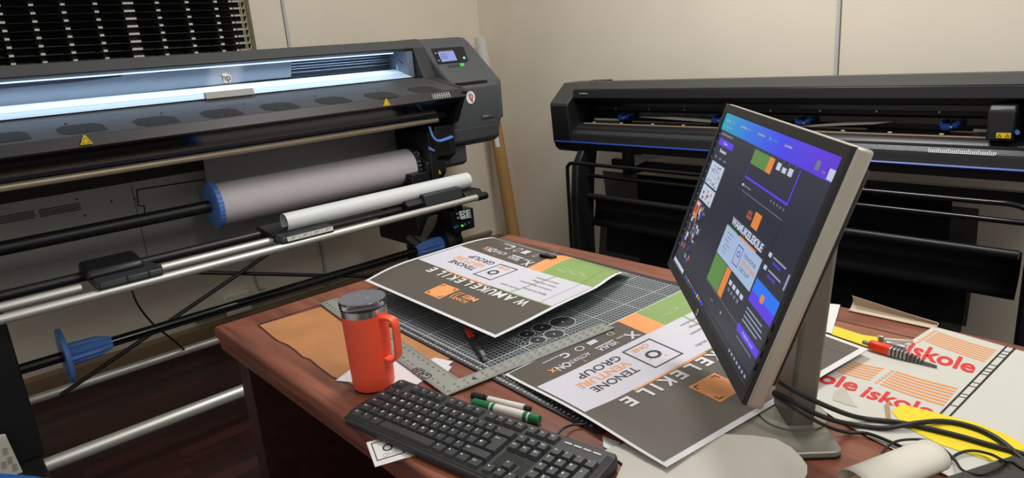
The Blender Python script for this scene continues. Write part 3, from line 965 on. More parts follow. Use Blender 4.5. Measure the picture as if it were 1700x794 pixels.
MB().prism([(2.462, .9495), (2.456, .9505), (2.456, .946), (2.462, .945)], 'Y', Y0 + .08, Y1 - .03).build('cutting_strip', mat('strip_tan', (190, 160, 126), .5, noise=.04), CU, smooth=False)
pr = [(2.56, .92), (2.43, .927)]
for i in range(9):
    a = PI / 2 * (1 - i / 8)
    pr.append((2.43 - .035 * math.cos(a), .888 + .036 * math.sin(a)))
pr += [(2.39, .868), (2.56, .868)]
pry(pr, Y0, Y1, 'front_table', mat('table_black', (34, 35, 38), .32, noise=.06), bevel=.001)
b = MB()
for i in range(5):
    a = PI / 2 * (.62 - i * .07)
    x_, z_ = 2.43 - .0355 * math.cos(a), .888 + .0365 * math.sin(a)
    b.cyl((x_, Y0, z_), (x_, Y1 - .03, z_), .0014, seg=6)
b.build('table_ribs', mat('rib_grey', (100, 104, 108), .3, .5, noise=.05), CU)
# printed scale on the table
ya_, yb2 = at('X', 2.395, 1541, 248).y, at('X', 2.395, 1652, 254).y
b = MB()
for k in range(34):
    y_ = ya_ + (yb2 - ya_) * k / 33
    h_ = .008 if k % 5 else .012
    b.poly([(2.3955, y_, .9065), (2.3955, y_ - .0026, .9065), (2.400, y_ - .0026, .9065 + h_), (2.400, y_, .9065 + h_)])
b.poly([(2.3952, ya_, .9055), (2.3952, yb2, .9055), (2.3955, yb2, .9065), (2.3955, ya_, .9065)])
b.build('scale_marks', inkw, CU, smooth=False)
pry([(2.388, .870), (2.384, .866), (2.386, .862), (2.42, .862), (2.42, .870)], Y0 - .02, Y1 + .1, 'blue_line', blued)
pry([(2.39, .863), (2.402, .83), (2.43, .826), (2.72, .826), (2.72, .88), (2.45, .88)], Y0, Y1, 'lower_body', cub, bevel=.003)
pry([(2.56, .95), (2.56, .84), (2.72, .84), (2.72, 1.0)], Y0, Y1, 'rear_body', cub)
# end caps
capp = [(2.72, 1.132), (2.488, 1.132), (2.382, 1.046), (2.380, 1.030), (2.388, .87), (2.402, .835), (2.425, .815), (2.475, .806), (2.72, .806)]
for (ya_, yb2) in ((2.27, 2.385), (.36, .475)):
    e_ = MB().prism(capp, 'Y', ya_, yb2).build('end_cap', cub, CU, bevel=.004)
    MB().prism([(2.6, 1.136), (2.485, 1.136), (2.380, 1.050), (2.378, 1.034), (2.388, 1.034), (2.49, 1.12), (2.6, 1.12)], 'Y', ya_ + .002, yb2 - .002).build('cap_facet', cug, e_, bevel=.002)
b = MB()
q0 = at('X', 2.42, 962, 156)
for k, (a_, h_) in enumerate(((0, .006), (.0032, .0045), (.0065, .003), (.010, .003), (.0135, .0045), (.0165, .003), (.020, .006), (.0235, .0055), (.027, .003), (.030, .0045), (.0332, .003), (.0365, .003), (.040, .003))):
    b.poly([(2.4195, q0.y - a_ * 1.25, q0.z), (2.4195, q0.y - a_ * 1.25 - .0024, q0.z), (2.4195, q0.y - a_ * 1.25 - .0024, q0.z + h_), (2.4195, q0.y - a_ * 1.25, q0.z + h_)])
# small pale lettering on the cover front
b.build('name_mark', inkw, CU, smooth=False)
# screws on the rail
for q in ((973, 180), (1023, 180.5), (1078, 181), (1137, 182), (1280, 184), (1362, 184), (1456, 185), (1560, 186)):
    p_ = at('X', 2.555, *q)
    MB().cyl(p_, p_ - Vector((.004, 0, 0)), .0032, seg=10).build('screw', alu, CU)
# white roller pieces and pinch rollers
rm = mat('roller_white', (214, 208, 194), .5, noise=.02)
for (a_, c_) in ((988, 1028), (1637 - 18, 1650)):
    pa, pb = at('X', 2.52, a_, 194.5), at('X', 2.52, c_, 195)
    MB().cyl((2.52, pa.y, .959), (2.52, pb.y, .959), .006).build('grit_roller', rm, CU)
for (a_, c_) in ((1050, 1180), (1345, 1440), (1580, 1625)):
    pa, pb = at('X', 2.52, a_, 197), at('X', 2.52, c_, 203)
    MB().cyl((2.52, pa.y, .954), (2.52, pb.y, .954), .004).build('grit_roller', mat('roller_grey', (140, 138, 134), .4, .5, noise=.05), CU)
for i, q in enumerate(((1034, 197), (1190, 201), (1330, 206), (1572, 212))):
    p_ = at('X', 2.49, *q); y_ = p_.y
    pm = MB()
    pm.cyl((2.478, y_ - .012, .974), (2.478, y_ + .012, .974), .0115, seg=20)
    pm.cyl((2.49, y_ - .03, .978), (2.49, y_ - .016, .978), .010, seg=16)
    pm.box((2.49, y_ - .034, .978), (2.55, y_ - .022, .992)).box((2.49, y_ + .014, .974), (2.55, y_ + .024, .99))
    po = pm.build('pinch_roller', blued, CU, bevel=.001)
    MB().cyl((2.478, y_ - .0125, .974), (2.478, y_ - .018, .974), .0045, seg=12).build('roller_axle', alu, po)
b = MB()
for q in ((986, 204), (1031, 206), (1083, 208), (1134, 210), (1399, 216), (1477, 219), (1563, 222)):
    p_ = at('X', 2.462, *q)
    b.box((2.462, p_.y - .006, .9515), (2.468, p_.y + .006, .955))
b.build('media_marks', rm, CU, smooth=False)
# cutting head
h0, h1 = at('X', 2.44, 1642, 200).y, at('X', 2.44, 1689, 200).y
HD = MB().prism([(2.415, 1.035), (2.43, 1.052), (2.52, 1.052), (2.52, .95), (2.418, .945)], 'Y', h1, h0).build('cutting_head', mat('head_black', (40, 40, 43), .35, noise=.05), CU, bevel=.006)
b = MB().box((2.4135, h1 + .006, .955), (2.417, h1 + .042, .970))
for k in (0, 1):
    y_ = h1 + .014 + k * .02
    b.add([(2.413, y_ - .006, .958), (2.413, y_ + .006, .958), (2.413, y_, .968), (2.413, y_ - .0035, .9593), (2.413, y_ + .0035, .9593), (2.413, y_, .9655)], [(0, 1, 4, 3), (1, 2, 5, 4), (2, 0, 3, 5)], 1)
b.build('warning_sign', [yellow, inkk], HD, smooth=False)
p_ = at('X', 2.45, 1686, 218)
MB().cyl((2.45, p_.y - .0, p_.z), (2.42, p_.y - .012, p_.z), .008, .006).build('blue_knob', blue, CU)
# stand: left and right leg plates
for (y0, y1) in ((2.195, 2.235), (.33, .44)):
    b = MB().prism([(2.33, .60), (2.35, .76), (2.40, .83), (2.50, .83), (2.47, .70), (2.45, .50), (2.45, .06), (2.33, .06), (2.33, .40)], 'Y', y0, y1)
    lg = b.build('leg', black2, CU, bevel=.006)
    MB().box((2.2, y0, .03), (2.85, y1, .09)).build('foot', black2, lg, bevel=.01)
# basket frame: hoop, bars
zA = 1.325 - .2345 * 2.28
yL = at('X', 2.28, 944, 320).y; yR = .42
hp = [(2.28, yL, .05), (2.28, yL, .5), (2.28, yL, zA - .05), (2.28, yL - .008, zA - .015), (2.28, yL - .045, zA), (2.28, yL - .2, zA), (2.28, 1.3, zA), (2.28, yR + .18, zA), (2.28, yR + .05, zA), (2.28, yR + .01, zA - .02), (2.28, yR, zA - .06), (2.28, yR, .5), (2.28, yR, .05)]
MB().tube(hp, .0085, smooth=4).build('basket_hoop', blackg, CU)
zB = 1.325 - .2565 * 2.42
MB().cyl((2.42, .45, zB), (2.42, 2.21, zB), .009).build('basket_bar', blackg, CU)
zC = 1.325 - .298 * 2.42
MB().cyl((2.42, .47, zC), (2.42, 2.22, zC), .014).build('basket_bar', black, CU)
MB().box((2.60, .44, .715), (2.64, 2.2, .755)).build('rear_beam', black2, CU, bevel=.003)
for y_ in (2.02,):
    MB().box((2.50, y_, .70), (2.62, y_ + .03, .84)).build('hanger', black2, CU, bevel=.003)
# basket cloth: open mesh upper sheet, dense band, mesh below
mesh1 = mesh_mat('black_open_mesh', (14, 14, 16), .88)
mesh2 = mat('dense_black_cloth', (17, 17, 19), .9, noise=.1, nscale=60, spec=.15)
q1 = 2.19
q2 = at('X', 2.5, 1622, 350).y
MB().grid(lambda u, v: Vector((2.52 + .02 * math.sin(v * PI), q2 + (q1 - q2) * u, .30 + .41 * v)), 12, 8).build('mesh_cloth', mesh1, CU)
MB().grid(lambda u, v: Vector((2.43 + .03 * math.sin(v * 2.2), .47 + (q1 - .47) * u, .455 + (zC - .455) * v)), 10, 6).build('cloth_band', mesh2, CU, solid=.002)
MB().grid(lambda u, v: Vector((2.56, 1.15 + .86 * u, .2 + .50 * v)), 4, 4).build('cloth_band', mesh2, CU, solid=.002)
MB().grid(lambda u, v: Vector((2.57, .70 + .48 * u, .2 + .52 * v)), 4, 4).build('cloth_band', mesh2, CU, solid=.002)
MB().grid(lambda u, v: Vector((2.44 + .05 * v, q2 + (q1 - q2) * u, .12 + .34 * v)), 10, 6).build('mesh_cloth', mesh1, CU)
ms_ = [at('X', 2.50, *q) for q in ((1060, 194.5), (1120, 195), (1190, 200), (1260, 207), (1340, 208.5), (1400, 204), (1480, 202.5), (1452, 206.5), (1395, 208.5), (1340, 211), (1260, 211), (1185, 204), (1120, 199))]
n_ = len(ms_)
tag(MB().add(ms_ + [p_ + Vector((.03, 0, .0005)) for p_ in ms_], [list(range(n_)), list(range(n_, 2 * n_))[::-1]] + [[i, n_ + i, n_ + (i + 1) % n_, (i + 1) % n_] for i in range(n_)]).build('media_sheet', mat('media_pale', (196, 192, 184), .5, noise=.02), smooth=False), 'pale sheet lying curled in the feed slot of the black cutter', 'sheet')
# loose sheet hanging out below
sh = [at('X', 2.5, *q) for q in ((1053, 257), (1104, 260), (1075, 266), (1054, 276))]
tag(MB().add(sh, [(0, 1, 2, 3)]).build('loose_sheet', mat('sheet_lilac', (150, 148, 160), .6, noise=.02), smooth=False, solid=.0006), 'small grey paper corner hanging below the long black cutter', 'paper')

# ================================================================= DESK
DZ = .75
DK = thing('desk', (.9, .7, 0), 'large reddish brown wooden desk with worn tan patch on top, filling the foreground', 'desk')
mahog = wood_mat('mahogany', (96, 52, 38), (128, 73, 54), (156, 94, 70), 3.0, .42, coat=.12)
mahog2 = wood_mat('mahogany_shaded', (48, 22, 17), (62, 29, 22), (76, 37, 28), 3.0, .5, coat=.05)  # desk wood darkened in colour, standing for the shade of the kneehole
dx0, dx1, dy0, dy1 = .445, 1.383, -.25, 1.60
MB().prism([(dx0 + .004, DZ), (dx0, DZ - .004), (dx0, DZ - .026), (dx0 + .006, DZ - .032), (dx0 + .008, DZ - .058), (dx0 + .014, DZ - .064), (dx1 - .014, DZ - .064), (dx1 - .008, DZ - .058), (dx1 - .006, DZ - .032), (dx1, DZ - .026), (dx1, DZ - .004), (dx1 - .004, DZ)], 'Y', dy0, dy1).build('desk_top', mahog, DK, bevel=.002)
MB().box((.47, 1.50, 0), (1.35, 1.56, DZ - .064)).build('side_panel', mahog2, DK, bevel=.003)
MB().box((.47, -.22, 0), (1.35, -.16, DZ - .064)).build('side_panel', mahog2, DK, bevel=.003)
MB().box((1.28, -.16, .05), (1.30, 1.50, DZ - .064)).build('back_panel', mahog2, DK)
tan = mat('tan_worn_surface', (186, 128, 80), .55, noise=.16, nscale=9)
edge = [(431, 539), (452, 558), (463, 566), (478, 572), (491, 581), (503, 592), (515, 596), (528, 607), (540, 616), (552, 625), (566, 630), (600, 645)]
low = [at('Z', DZ + .0006, *q) for q in edge]
hi_ = [(569, 505), (600, 495), (640, 482)]
tp = low + [Vector((.80, 1.0, DZ + .0006)), Vector((.80, 1.498, DZ + .0006))]
tp[0] = at('Z', DZ + .0006, 431, 540)
b = MB()
cc = Vector((.66, 1.3, DZ + .0006))
out = [p_ + (p_ - cc) * .028 - Vector((0, 0, .0003)) for p_ in tp]
b.poly(out, 1); b.poly(tp, 0)
b.build('worn_patch', [tan, mat('stain_edge', (70, 30, 34), .4, noise=.1)], DK, smooth=False)
b = MB()
b.box((1.304, -.2, DZ), (1.307, 1.525, DZ + .0005)).box((.524, 1.522, DZ), (1.307, 1.525, DZ + .0005))
b.build('inlay_line', mat('inlay_dark', (48, 20, 16), .5, noise=.1), DK, smooth=False)

# ================================================================= CUTTING MAT
MT = .003
M0 = Vector((.679, .619, 0)); ML = Vector((.723, 1.504, 0))
ex = (ML - M0).normalized(); ey = Vector((ex.y, -ex.x, 0))
LEN = (ML - M0).length; WID = .603


def mt(x, y, o=0.0):   # x along the near edge from the right corner, y away
    p_ = M0 + ex * x + ey * y
    return Vector((p_.x, p_.y, DZ + .0008 + MT + o))


b = MB()
rr = .012
co = []
for (cx_, cy_, a0) in ((rr, rr, PI), (LEN - rr, rr, 1.5 * PI), (LEN - rr, WID - rr, 0), (rr, WID - rr, .5 * PI)):
    for i in range(6):
        a = a0 + PI / 2 * i / 5
        co.append(mt(cx_ + rr * math.cos(a), cy_ + rr * math.sin(a)))
b.slab(co, MT, 0)
bd = .024
nx, ny = 84, 56
gx = (LEN - 2 * bd) / nx; gy = (WID - 2 * bd) / ny
b.poly([mt(bd, bd, .0001), mt(LEN - bd, bd, .0001), mt(LEN - bd, WID - bd, .0001), mt(bd, WID - bd, .0001)], 3)


def mline(x0, y0, x1, y1, t, m=1, o=.0003):
    d = Vector((x1 - x0, y1 - y0)); d.normalize(); n_ = Vector((-d.y, d.x)) * t / 2
    b.poly([mt(x0 - n_.x, y0 - n_.y, o), mt(x1 - n_.x, y1 - n_.y, o), mt(x1 + n_.x, y1 + n_.y, o), mt(x0 + n_.x, y0 + n_.y, o)], m)


for i in range(nx + 1):
    t = .0018 if i % 10 == 0 else .0011
    mline(bd + i * gx, bd, bd + i * gx, WID - bd, t * 1.15, 2 if i % 10 else 1)
    if True:
        for s_ in (0, 1):
            y_ = bd if s_ == 0 else WID - bd
            k = -1 if s_ == 0 else 1
            mline(bd + i * gx, y_, bd + i * gx, y_ + k * (.006 if i % 5 else .009), .0012)
            mline(bd + (i + .5) * gx, y_, bd + (i + .5) * gx, y_ + k * .004, .0008)
    if i % 1 == 0:
        write(b, str(i), lambda x, y, i=i: mt(bd + i * gx + .003 - x, bd - .018 + y, .0003), 0, 0, .0055, m=1, bold=.02)
for j in range(ny + 1):
    t = .0018 if j % 10 == 0 else .0011
    mline(bd, bd + j * gy, LEN - bd, bd + j * gy, t, 2 if j % 10 else 1)
    for s_ in (0, 1):
        x_ = bd if s_ == 0 else LEN - bd
        k = -1 if s_ == 0 else 1
        mline(x_, bd + j * gy, x_ + k * .007, bd + j * gy, .001)


def mring(c, r, t, m, o, seg=36):
    if t is None:
        b.add([Vector((c.x + r * math.cos(2 * PI * i / seg), c.y + r * math.sin(2 * PI * i / seg), mt(0, 0, o).z)) for i in range(seg)], [list(range(seg))], m)
        return
    vs = []
    for i in range(seg):
        a = 2 * PI * i / seg
        for q in (r, r - t):
            vs.append(Vector((c.x + q * math.cos(a), c.y + q * math.sin(a), mt(0, 0, o).z)))
    b.add(vs, [(2 * i, 2 * i + 1, (2 * i + 3) % (2 * seg), (2 * i + 2) % (2 * seg)) for i in range(seg)], m)


for (px_, py_, r) in ((934, 536, .0285), (900, 545, .022), (875, 556, .0175), (851, 564, .007), (861, 568, .0085), (872, 572, .0095), (920, 556, .022), (893, 566, .0175)):
    c = at('Z', DZ + MT, px_, py_)
    mring(c, r, None, 0, .0005); mring(c, r, .0012, 1, .0007); mring(c, .0022, None, 1, .0009, 12)
b.build('cutting_mat', [mat('mat_border', (44, 46, 50), .55, noise=.05), mat('mat_white_line', (225, 230, 232), .6, noise=.02), mat('mat_grey_line', (190, 198, 202), .6, noise=.02), mat('mat_face', (50, 58, 64), .5, noise=.06, nscale=60)], smooth=False)
tag(bpy.data.objects['cutting_mat'], 'large dark self-healing cutting mat with white centimetre grid lying on the desk', 'cutting mat')

# ================================================================= L-SQUARE
rt_, rc_, re_ = at('Z', .757, 531, 503), at('Z', .757, 741, 656), at('Z', .757, 1019, 546)
a1 = (rt_ - rc_); a1.z = 0; L1 = a1.length; a1.normalize()
a2 = (re_ - rc_); a2.z = 0; a2 = (a2 - a1 * a2.dot(a1)); a2.normalize(); L2 = (re_ - rc_).dot(a2)


def sq(x, y, o=0):   # x along long arm, y along short arm, from the outer corner
    p_ = rc_ + a1 * x + a2 * y
    return Vector((p_.x, p_.y, .7562 + .0046 * max(0, min(1, y / .16)) + o))


w1, w2 = .047, .036
b = MB()
b.slab([sq(0, 0), sq(L1, 0), sq(L1 - .0, w1), sq(w2, w1), sq(w2, L2), sq(0, L2)], .0018, 0)


def sqm(x, y, dx, dy, t):
    d = Vector((dx, dy)).normalized(); n_ = Vector((-d.y, d.x)) * t / 2
    b.poly([sq(x - n_.x, y - n_.y, .0003), sq(x + dx - n_.x, y + dy - n_.y, .0003), sq(x + dx + n_.x, y + dy + n_.y, .0003), sq(x - n_.x + 2 * n_.x, y + n_.y, .0003)], 1)


for i in range(int(L1 / .005)):
    x_ = .01 + i * .005
    h_ = .006 if i % 2 == 0 else .0035
    sqm(x_, .001, 0, h_, .0006)
    if x_ > w2 + .004: sqm(x_, w1 - .001, 0, -h_, .0006)
    if i % 4 == 0:
        write(b, str(10 * (i // 2)), lambda x, y, x_=x_: sq(x_ - .002 + x, .010 + .004 - y, .0003), 0, 0, .004, m=1)
        if x_ > .05: write(b, str(10 * (i // 2)), lambda x, y, x_=x_: sq(x_ - .002 + x, w1 - .014 + .004 - y, .0003), 0, 0, .004, m=1)
for i in range(int(L2 / .005)):
    y_ = .01 + i * .005
    h_ = .006 if i % 2 == 0 else .0035
    sqm(.001, y_, h_, 0, .0006)
    if y_ > w1 + .004: sqm(w2 - .001, y_, -h_, 0, .0006)
    if i % 4 == 0:
        write(b, str(10 * (i // 2)), lambda x, y, y_=y_: sq(.010 + y, y_ - .002 + x, .0003), 0, 0, .004, m=1)
        write(b, str(10 * (i // 2)), lambda x, y, y_=y_: sq(w2 - .014 + y, y_ - .002 + x, .0003), 0, 0, .004, m=1)
g0 = at('Z', .757, 705, 622); g1 = at('Z', .757, 672, 603)
gx0 = (g0 - rc_).dot(a1); gy0 = (g0 - rc_).dot(a2)
write(b, 'GRIP', lambda x, y: sq(gx0 - .018 + x, gy0 + .009 - y, .0004), 0, .0, .019, m=1, bold=.0)
hc = at('Z', .757, 787, 629)
b.add([Vector((hc.x + .004 * math.cos(2 * PI * i / 16), hc.y + .004 * math.sin(2 * PI * i / 16), .7575)) for i in range(16)], [list(range(16))], 1)
LS = b.build('carpenter_square', [mat('square_steel', (166, 170, 164), .38, .45, noise=.06, nscale=15), inkk], smooth=False)
tag(LS, 'grey metal L-shaped square marked GRIP lying across mat and desk', 'set square')

# ================================================================= POSTERS
PW, PH = .56, .41
pgrey = mat('poster_dark_grey', (84, 78, 72), .42, noise=.03, nscale=6, coat=.15)
ppan = mat('poster_panel', (208, 208, 220), .5, noise=.01)
porg = mat('poster_orange', (240, 160, 98), .5, noise=.02)
pgrn = mat('poster_green', (134, 164, 96), .5, noise=.02)
pmark = mat('poster_pale_green', (160, 186, 128), .5, noise=.02)
PM = [paperw, pgrey, ppan, porg, pgrn, pmark, mat('print_black', (44, 42, 42), .5, noise=.02), mat('trim_line', (120, 120, 120), .5, noise=.02)]


def poster(name, Sf, label, cat):
    """Sf(u, v, lift): u from the reader's left, v from the top"""
    b = MB()
    b.grid(lambda u, v: Sf(u, v, 0), 40, 32, 0)

    def quad(u0, v0, u1, v1, m, o, nu=12, nv=6, fn=None):
        b.grid(lambda s, t: Sf(*(fn(s, t) if fn else (u0 + (u1 - u0) * s, v0 + (v1 - v0) * t)), o), nu, nv, m)
    quad(.018, .028, .98, .992, 1, .0004, 40, 32)
    # white panel with green / orange top line
    quad(0, 0, 0, 0, 2, .0008, 40, 14, fn=lambda s, t: (.018 + .952 * s, (.462 - .006 * s) + ((.775 + .005 * s) - (.462 - .006 * s)) * t))
    quad(.018, 0, 0, 0, 4, .0008, 20, 1, fn=lambda s, t: (.018 + .38 * s, .452 + .010 * t))
    quad(.43, 0, 0, 0, 3, .0008, 20, 1, fn=lambda s, t: (.40 + .33 * s, .446 + .012 * t))
    # green and orange blocks
    quad(.018, .775, .345, .992, 4, .0008, 16, 12)
    quad(.345, .775, .438, .992, 3, .0008, 6, 12)

    def tx(s, u, v, h, width=None, m=2, bold=.02, cut=1, o=.0012, align='l'):
        """baseline at (u,v); h cap height in metres"""
        write(b, s, lambda x, y: Sf(u + x / PW, v - y / PH, o), 0, 0, h, None if width is None else width * PW, m, bold, cut, align)
    seq = [('W', .148, .062), ('A', .228, .050), ('M', .289, .054), ('U', .348, .044), ('K', .401, .044), ('E', .449, .036), ('L', .507, .034), ('E', .564, .036), ('K', .622, .044), ('I', .669, .011), ('L', .718, .034), ('E', .788, .036)]
    for ch, u, w_ in seq:
        tx(ch, u - w_ / 2, .436, .029, width=w_, bold=.03, m=0)
    # orange box (its code left out) and the words beside it
    quad(.482, .145, .60, .31, 3, .0008, 8, 6)
    for (u0, v0, du, dv) in ((.492, .16, 1, 1), (.590, .16, -1, 1), (.492, .295, 1, -1), (.590, .295, -1, -1)):
        quad(u0, v0, u0 + .02 * du, v0 + .006 * dv, 6, .0012, 2, 1)
        quad(u0, v0, u0 + .004 * du, v0 + .028 * dv, 6, .0012, 1, 2)
    tx('SCAN', .345, .225, .012, width=.08, m=3, bold=.03)
    tx('ME!', .325, .285, .018, width=.085, m=3, bold=.035)
    for k in range(2):
        uu_ = .425 + k * .02
        quad(0, 0, 0, 0, 3, .0012, 1, 3, fn=lambda s, t: (uu_ + .007 * s + .014 * t, .19 + .05 * t))
        quad(0, 0, 0, 0, 3, .0012, 1, 3, fn=lambda s, t: (uu_ + .007 * s + .014 * (1 - t), .24 + .05 * t))
    # logo square
    for q in ((.455, .515, .585, .523), (.455, .727, .585, .735), (.455, .515, .461, .735), (.579, .515, .585, .735)):
        quad(*q, 6, .0012, 4, 4)
    tx('O', .525, .645, .028, m=6, bold=.03, align='c')
    tx('ONE', .525, .712, .013, width=.07, m=3, bold=.01, align='c')
    tx('-', .552, .595, .012, m=3, bold=.02); tx(',', .498, .565, .014, m=3, bold=.03)
    tx('TENONE', .628, .598, .020, width=.195, m=6, bold=.012)
    tx('VENTURE', .62, .665, .020, width=.228, m=3, bold=.012)
    tx('GROUP', .615, .732, .020, width=.185, m=6, bold=.012)
    # small lines of services
    for s_, u, v, wd in (('creative studio', .26, .53, .13), ('digital marketing', .12, .56, .15), ('software development', .14, .625, .20), ('events with things', .15, .675, .15), ('brand activations', .17, .72, .14)):
        tx(s_, u, v, .009, width=wd, m=7, bold=.0, cut=0)
    quad(0, 0, 0, 0, 4, .0011, 1, 14, fn=lambda s, t: (.27 - .03 * t + .007 * s, .465 + .31 * t))
    # faint sketch in the green block, wordmarks in the dark block
    for k in range(7):
        u = .10 + k * .025
        tx('~', u, .89 + .015 * math.sin(k * 2), .04, m=5, bold=-.01, cut=0)
    tx('VELALA', .545, .845, .014, width=.085, m=2, bold=.03)
    quad(.545, .852, .63, .862, 2, .0012, 4, 1)
    tx('X', .452, .85, .024, m=2, bold=.03); tx('press', .485, .858, .009, m=2, bold=.01)
    tx('ACTIVATI', .665, .86, .013, width=.09, m=2, bold=.02); tx('ON', .757, .865, .020, width=.055, m=2, bold=.03); tx('X', .815, .865, .015, m=3, bold=.04)
    tx('!', .71, .815, .010, m=3, bold=.03)
    tx('O', .667, .94, .020, m=2, bold=.0, align='c'); tx('D', .51, .935, .016, m=2, bold=-.01)
    quad(.585, .90, .625, .935, 2, .0012, 3, 3)
    tx('C', .715, .94, .018, m=2, bold=.05); tx('coverture', .748, .945, .007, m=2, bold=.02)
    # crop line near the reader's left edge
    quad(.085, .03, .0865, .97, 7, .0013, 1, 24)
    o = b.build(name, PM, smooth=True)
    tag(o, label, cat, 'printed posters on the desk')
    return o


def seqfn(pts):
    """piecewise-linear path through world points, parameter 0..1 by length, lightly smoothed"""
    L = [0]
    for a, c in zip(pts[:-1], pts[1:]):
        L.append(L[-1] + (c - a).length)
    T = L[-1]

    def raw(t):
        t = max(0, min(1, t)) * T
        for i in range(len(pts) - 1):
            if t <= L[i + 1] + 1e-9:
                return pts[i].lerp(pts[i + 1], (t - L[i]) / (L[i + 1] - L[i]))
        return pts[-1]
    def f(t):
        k = min(.05, t, 1 - t)
        return (raw(t - k) + raw(t) * 2 + raw(t + k)) / 4
    return f


# poster 1: bowed sheet standing off the mat
e0 = seqfn([at('Z', z_, x, y) for x, y, z_ in ((822, 561, .792), (872, 537, .792), (923, 510, .792), (964, 491, .790), (992, 478, .790), (1017, 459.5, .790), (1034, 451.5, .785), (1046, 455, .762))])
e1 = seqfn([at('Z', z_, x, y) for x, y, z_ in ((606, 466, .800), (640, 447, .800), (672, 434, .800), (705, 424, .798), (740, 413, .796), (780, 401, .792), (806, 395, .784), (825, 393, .770), (837, 397, .760))])


def pw(tab, x):
    for (a, fa), (c, fc) in zip(tab[:-1], tab[1:]):
        if x <= c:
            return fa + (fc - fa) * (x - a) / (c - a)
    return tab[-1][1]


def S1(u, v, lift):
    v = pw(((0, 0), (.15, .10), (.3, .22), (.4, .30), (.52, .40), (.73, .575), (.84, .69), (.91, .78), (.97, .90), (1, 1)), v)
    p_ = e0(v).lerp(e1(v), u)
    p_.z += lift - .004 * math.sin(PI * u) * math.sin(PI * v)
    return p_


P1 = poster('poster', S1, 'bowed dark grey poster on the cutting mat with a binder clip on its far edge', 'poster')
# poster 2: lies flat, far edge towards the monitor
c00, c10, c11, c01 = at('Z', .768, 1442, 580), at('Z', .766, 1107, 776), at('Z', .7562, 838, 622), at('Z', .757, 1148, 474)


def S2(u, v, lift):
    u = pw(((0, 0), (.35, .367), (.583, .625), (.817, .867), (.97, .983), (1, 1)), u)
    p_ = c00.lerp(c10, u).lerp(c01.lerp(c11, u), v)
    # small ripple of the near-left margin, as in a sheet that was rolled
    k = math.exp(-((u - 1) / .10) ** 2)
    p_.z += lift + .006 * k * math.sin(PI * min(1, v * 1.0)) ** 2
    return p_


P2 = poster('poster', S2, 'flat dark grey poster lying under the metal square and running behind the monitor', 'poster')

# binder clip on poster 1
cp = at('Z', .790, 909, 425)
BC = thing('binder_clip', (cp.x, cp.y, .775), 'small black binder clip with silver wire handle on the far poster edge', 'clip')
cdir = Vector((.02, -1, 0)).normalized(); cn = Vector((-1, -.02, 0)).normalized()
b = MB()
A = cp + cdir * -.022; B = cp + cdir * .022
prof = [(.012, -.010), (.012, .001), (-.008, .0025), (-.008, -.003), (.004, -.012)]
n_ = len(prof)
vs = [A - cn * p_[0] + Vector((0, 0, p_[1])) for p_ in prof] + [B - cn * p_[0] + Vector((0, 0, p_[1])) for p_ in prof]
b.add(vs, [[i, (i + 1) % n_, n_ + (i + 1) % n_, n_ + i] for i in range(n_)] + [list(range(n_))[::-1], list(range(n_, 2 * n_))])
b.cyl(A + cn * .008 + Vector((0, 0, .002)), B + cn * .008 + Vector((0, 0, .002)), .0024, seg=10)
b.build('clip_body', blackg, BC)
h0_, h1_ = at('Z', .793, 903, 423), at('Z', .793, 913, 426)
t0_, t1_ = at('Z', .812, 920, 412), at('Z', .812, 927, 413)
MB().tube([h0_, h0_.lerp(t0_, .6), t0_, (t0_ + t1_) / 2 + Vector((.003, 0, .001)), t1_, h1_.lerp(t1_, .6), h1_], .0011, seg=8).build('wire_handle', steel, BC)

# ================================================================= MUG
mb_ = at('Z', DZ, 622, 640); mb_.z = DZ + .0022
MU = thing('travel_mug', mb_, 'orange-red insulated travel mug with clear lid and side handle, standing on a white scrap', 'mug')
HM = .142
MB().lathe(mb_, (0, 0, 1), [(0, 0), (0, .033), (.002, .0362), (.006, .0378), (.03, .0385), (HM, .0405), (HM, .037)], seg=64).build('mug_body', orange_red, MU)
MB().lathe(mb_ + Vector((0, 0, HM)), (0, 0, 1), [(0, .038), (0, .0402), (.013, .0408), (.0135, .0385), (.006, .037)], seg=64).build('steel_rim', steel, MU)
MB().lathe(mb_ + Vector((0, 0, HM - .02)), (0, 0, 1), [(0, 0), (0, .036), (.03, .0375)], seg=48).build('steel_liner', mat('liner_steel', (176, 178, 184), .35, .7, noise=.04), MU)
clr = glass_mat('clear_plastic_lid', (247, 248, 251), .12, .12)
ld = MB().lathe(mb_ + Vector((0, 0, HM + .012)), (0, 0, 1), [(0, .0385), (.001, .0412), (.010, .0418), (.014, .0408), (.0145, .038), (.009, .0365), (.0085, .003), (.0085, 0)], seg=64).build('lid', clr, MU)
lc = mb_ + Vector((0, 0, HM + .0215))
clr2 = mat('lid_clear_grey', (104, 106, 118), .2, noise=.03)
MB().lathe(lc + Vector((.004, .004, .001)), (0, 0, 1), [(0, .014), (.004, .0145), (.005, .013), (.0035, .011), (.001, .0)], seg=40).build('slider', clr2, ld)
MB().lathe(mb_ + Vector((0, 0, HM + .0255)), (0, 0, 1), [(0, .0385), (.0012, .0412), (.0022, .0405), (.0018, .0382)], seg=64).build('lid_ring', clr2, ld)
sd = Vector((.32, -.95, 0)).normalized()
for (dx, dy, l_) in ((-.012, -.010, .022), (.0, -.018, .016)):
    MB().box((lc.x + dx, lc.y + dy, lc.z + .001), (lc.x + dx + l_, lc.y + dy + .006, lc.z + .004)).build('sip_hole', clr2, ld, bevel=.0015)
hz0, hz1 = .080, .136
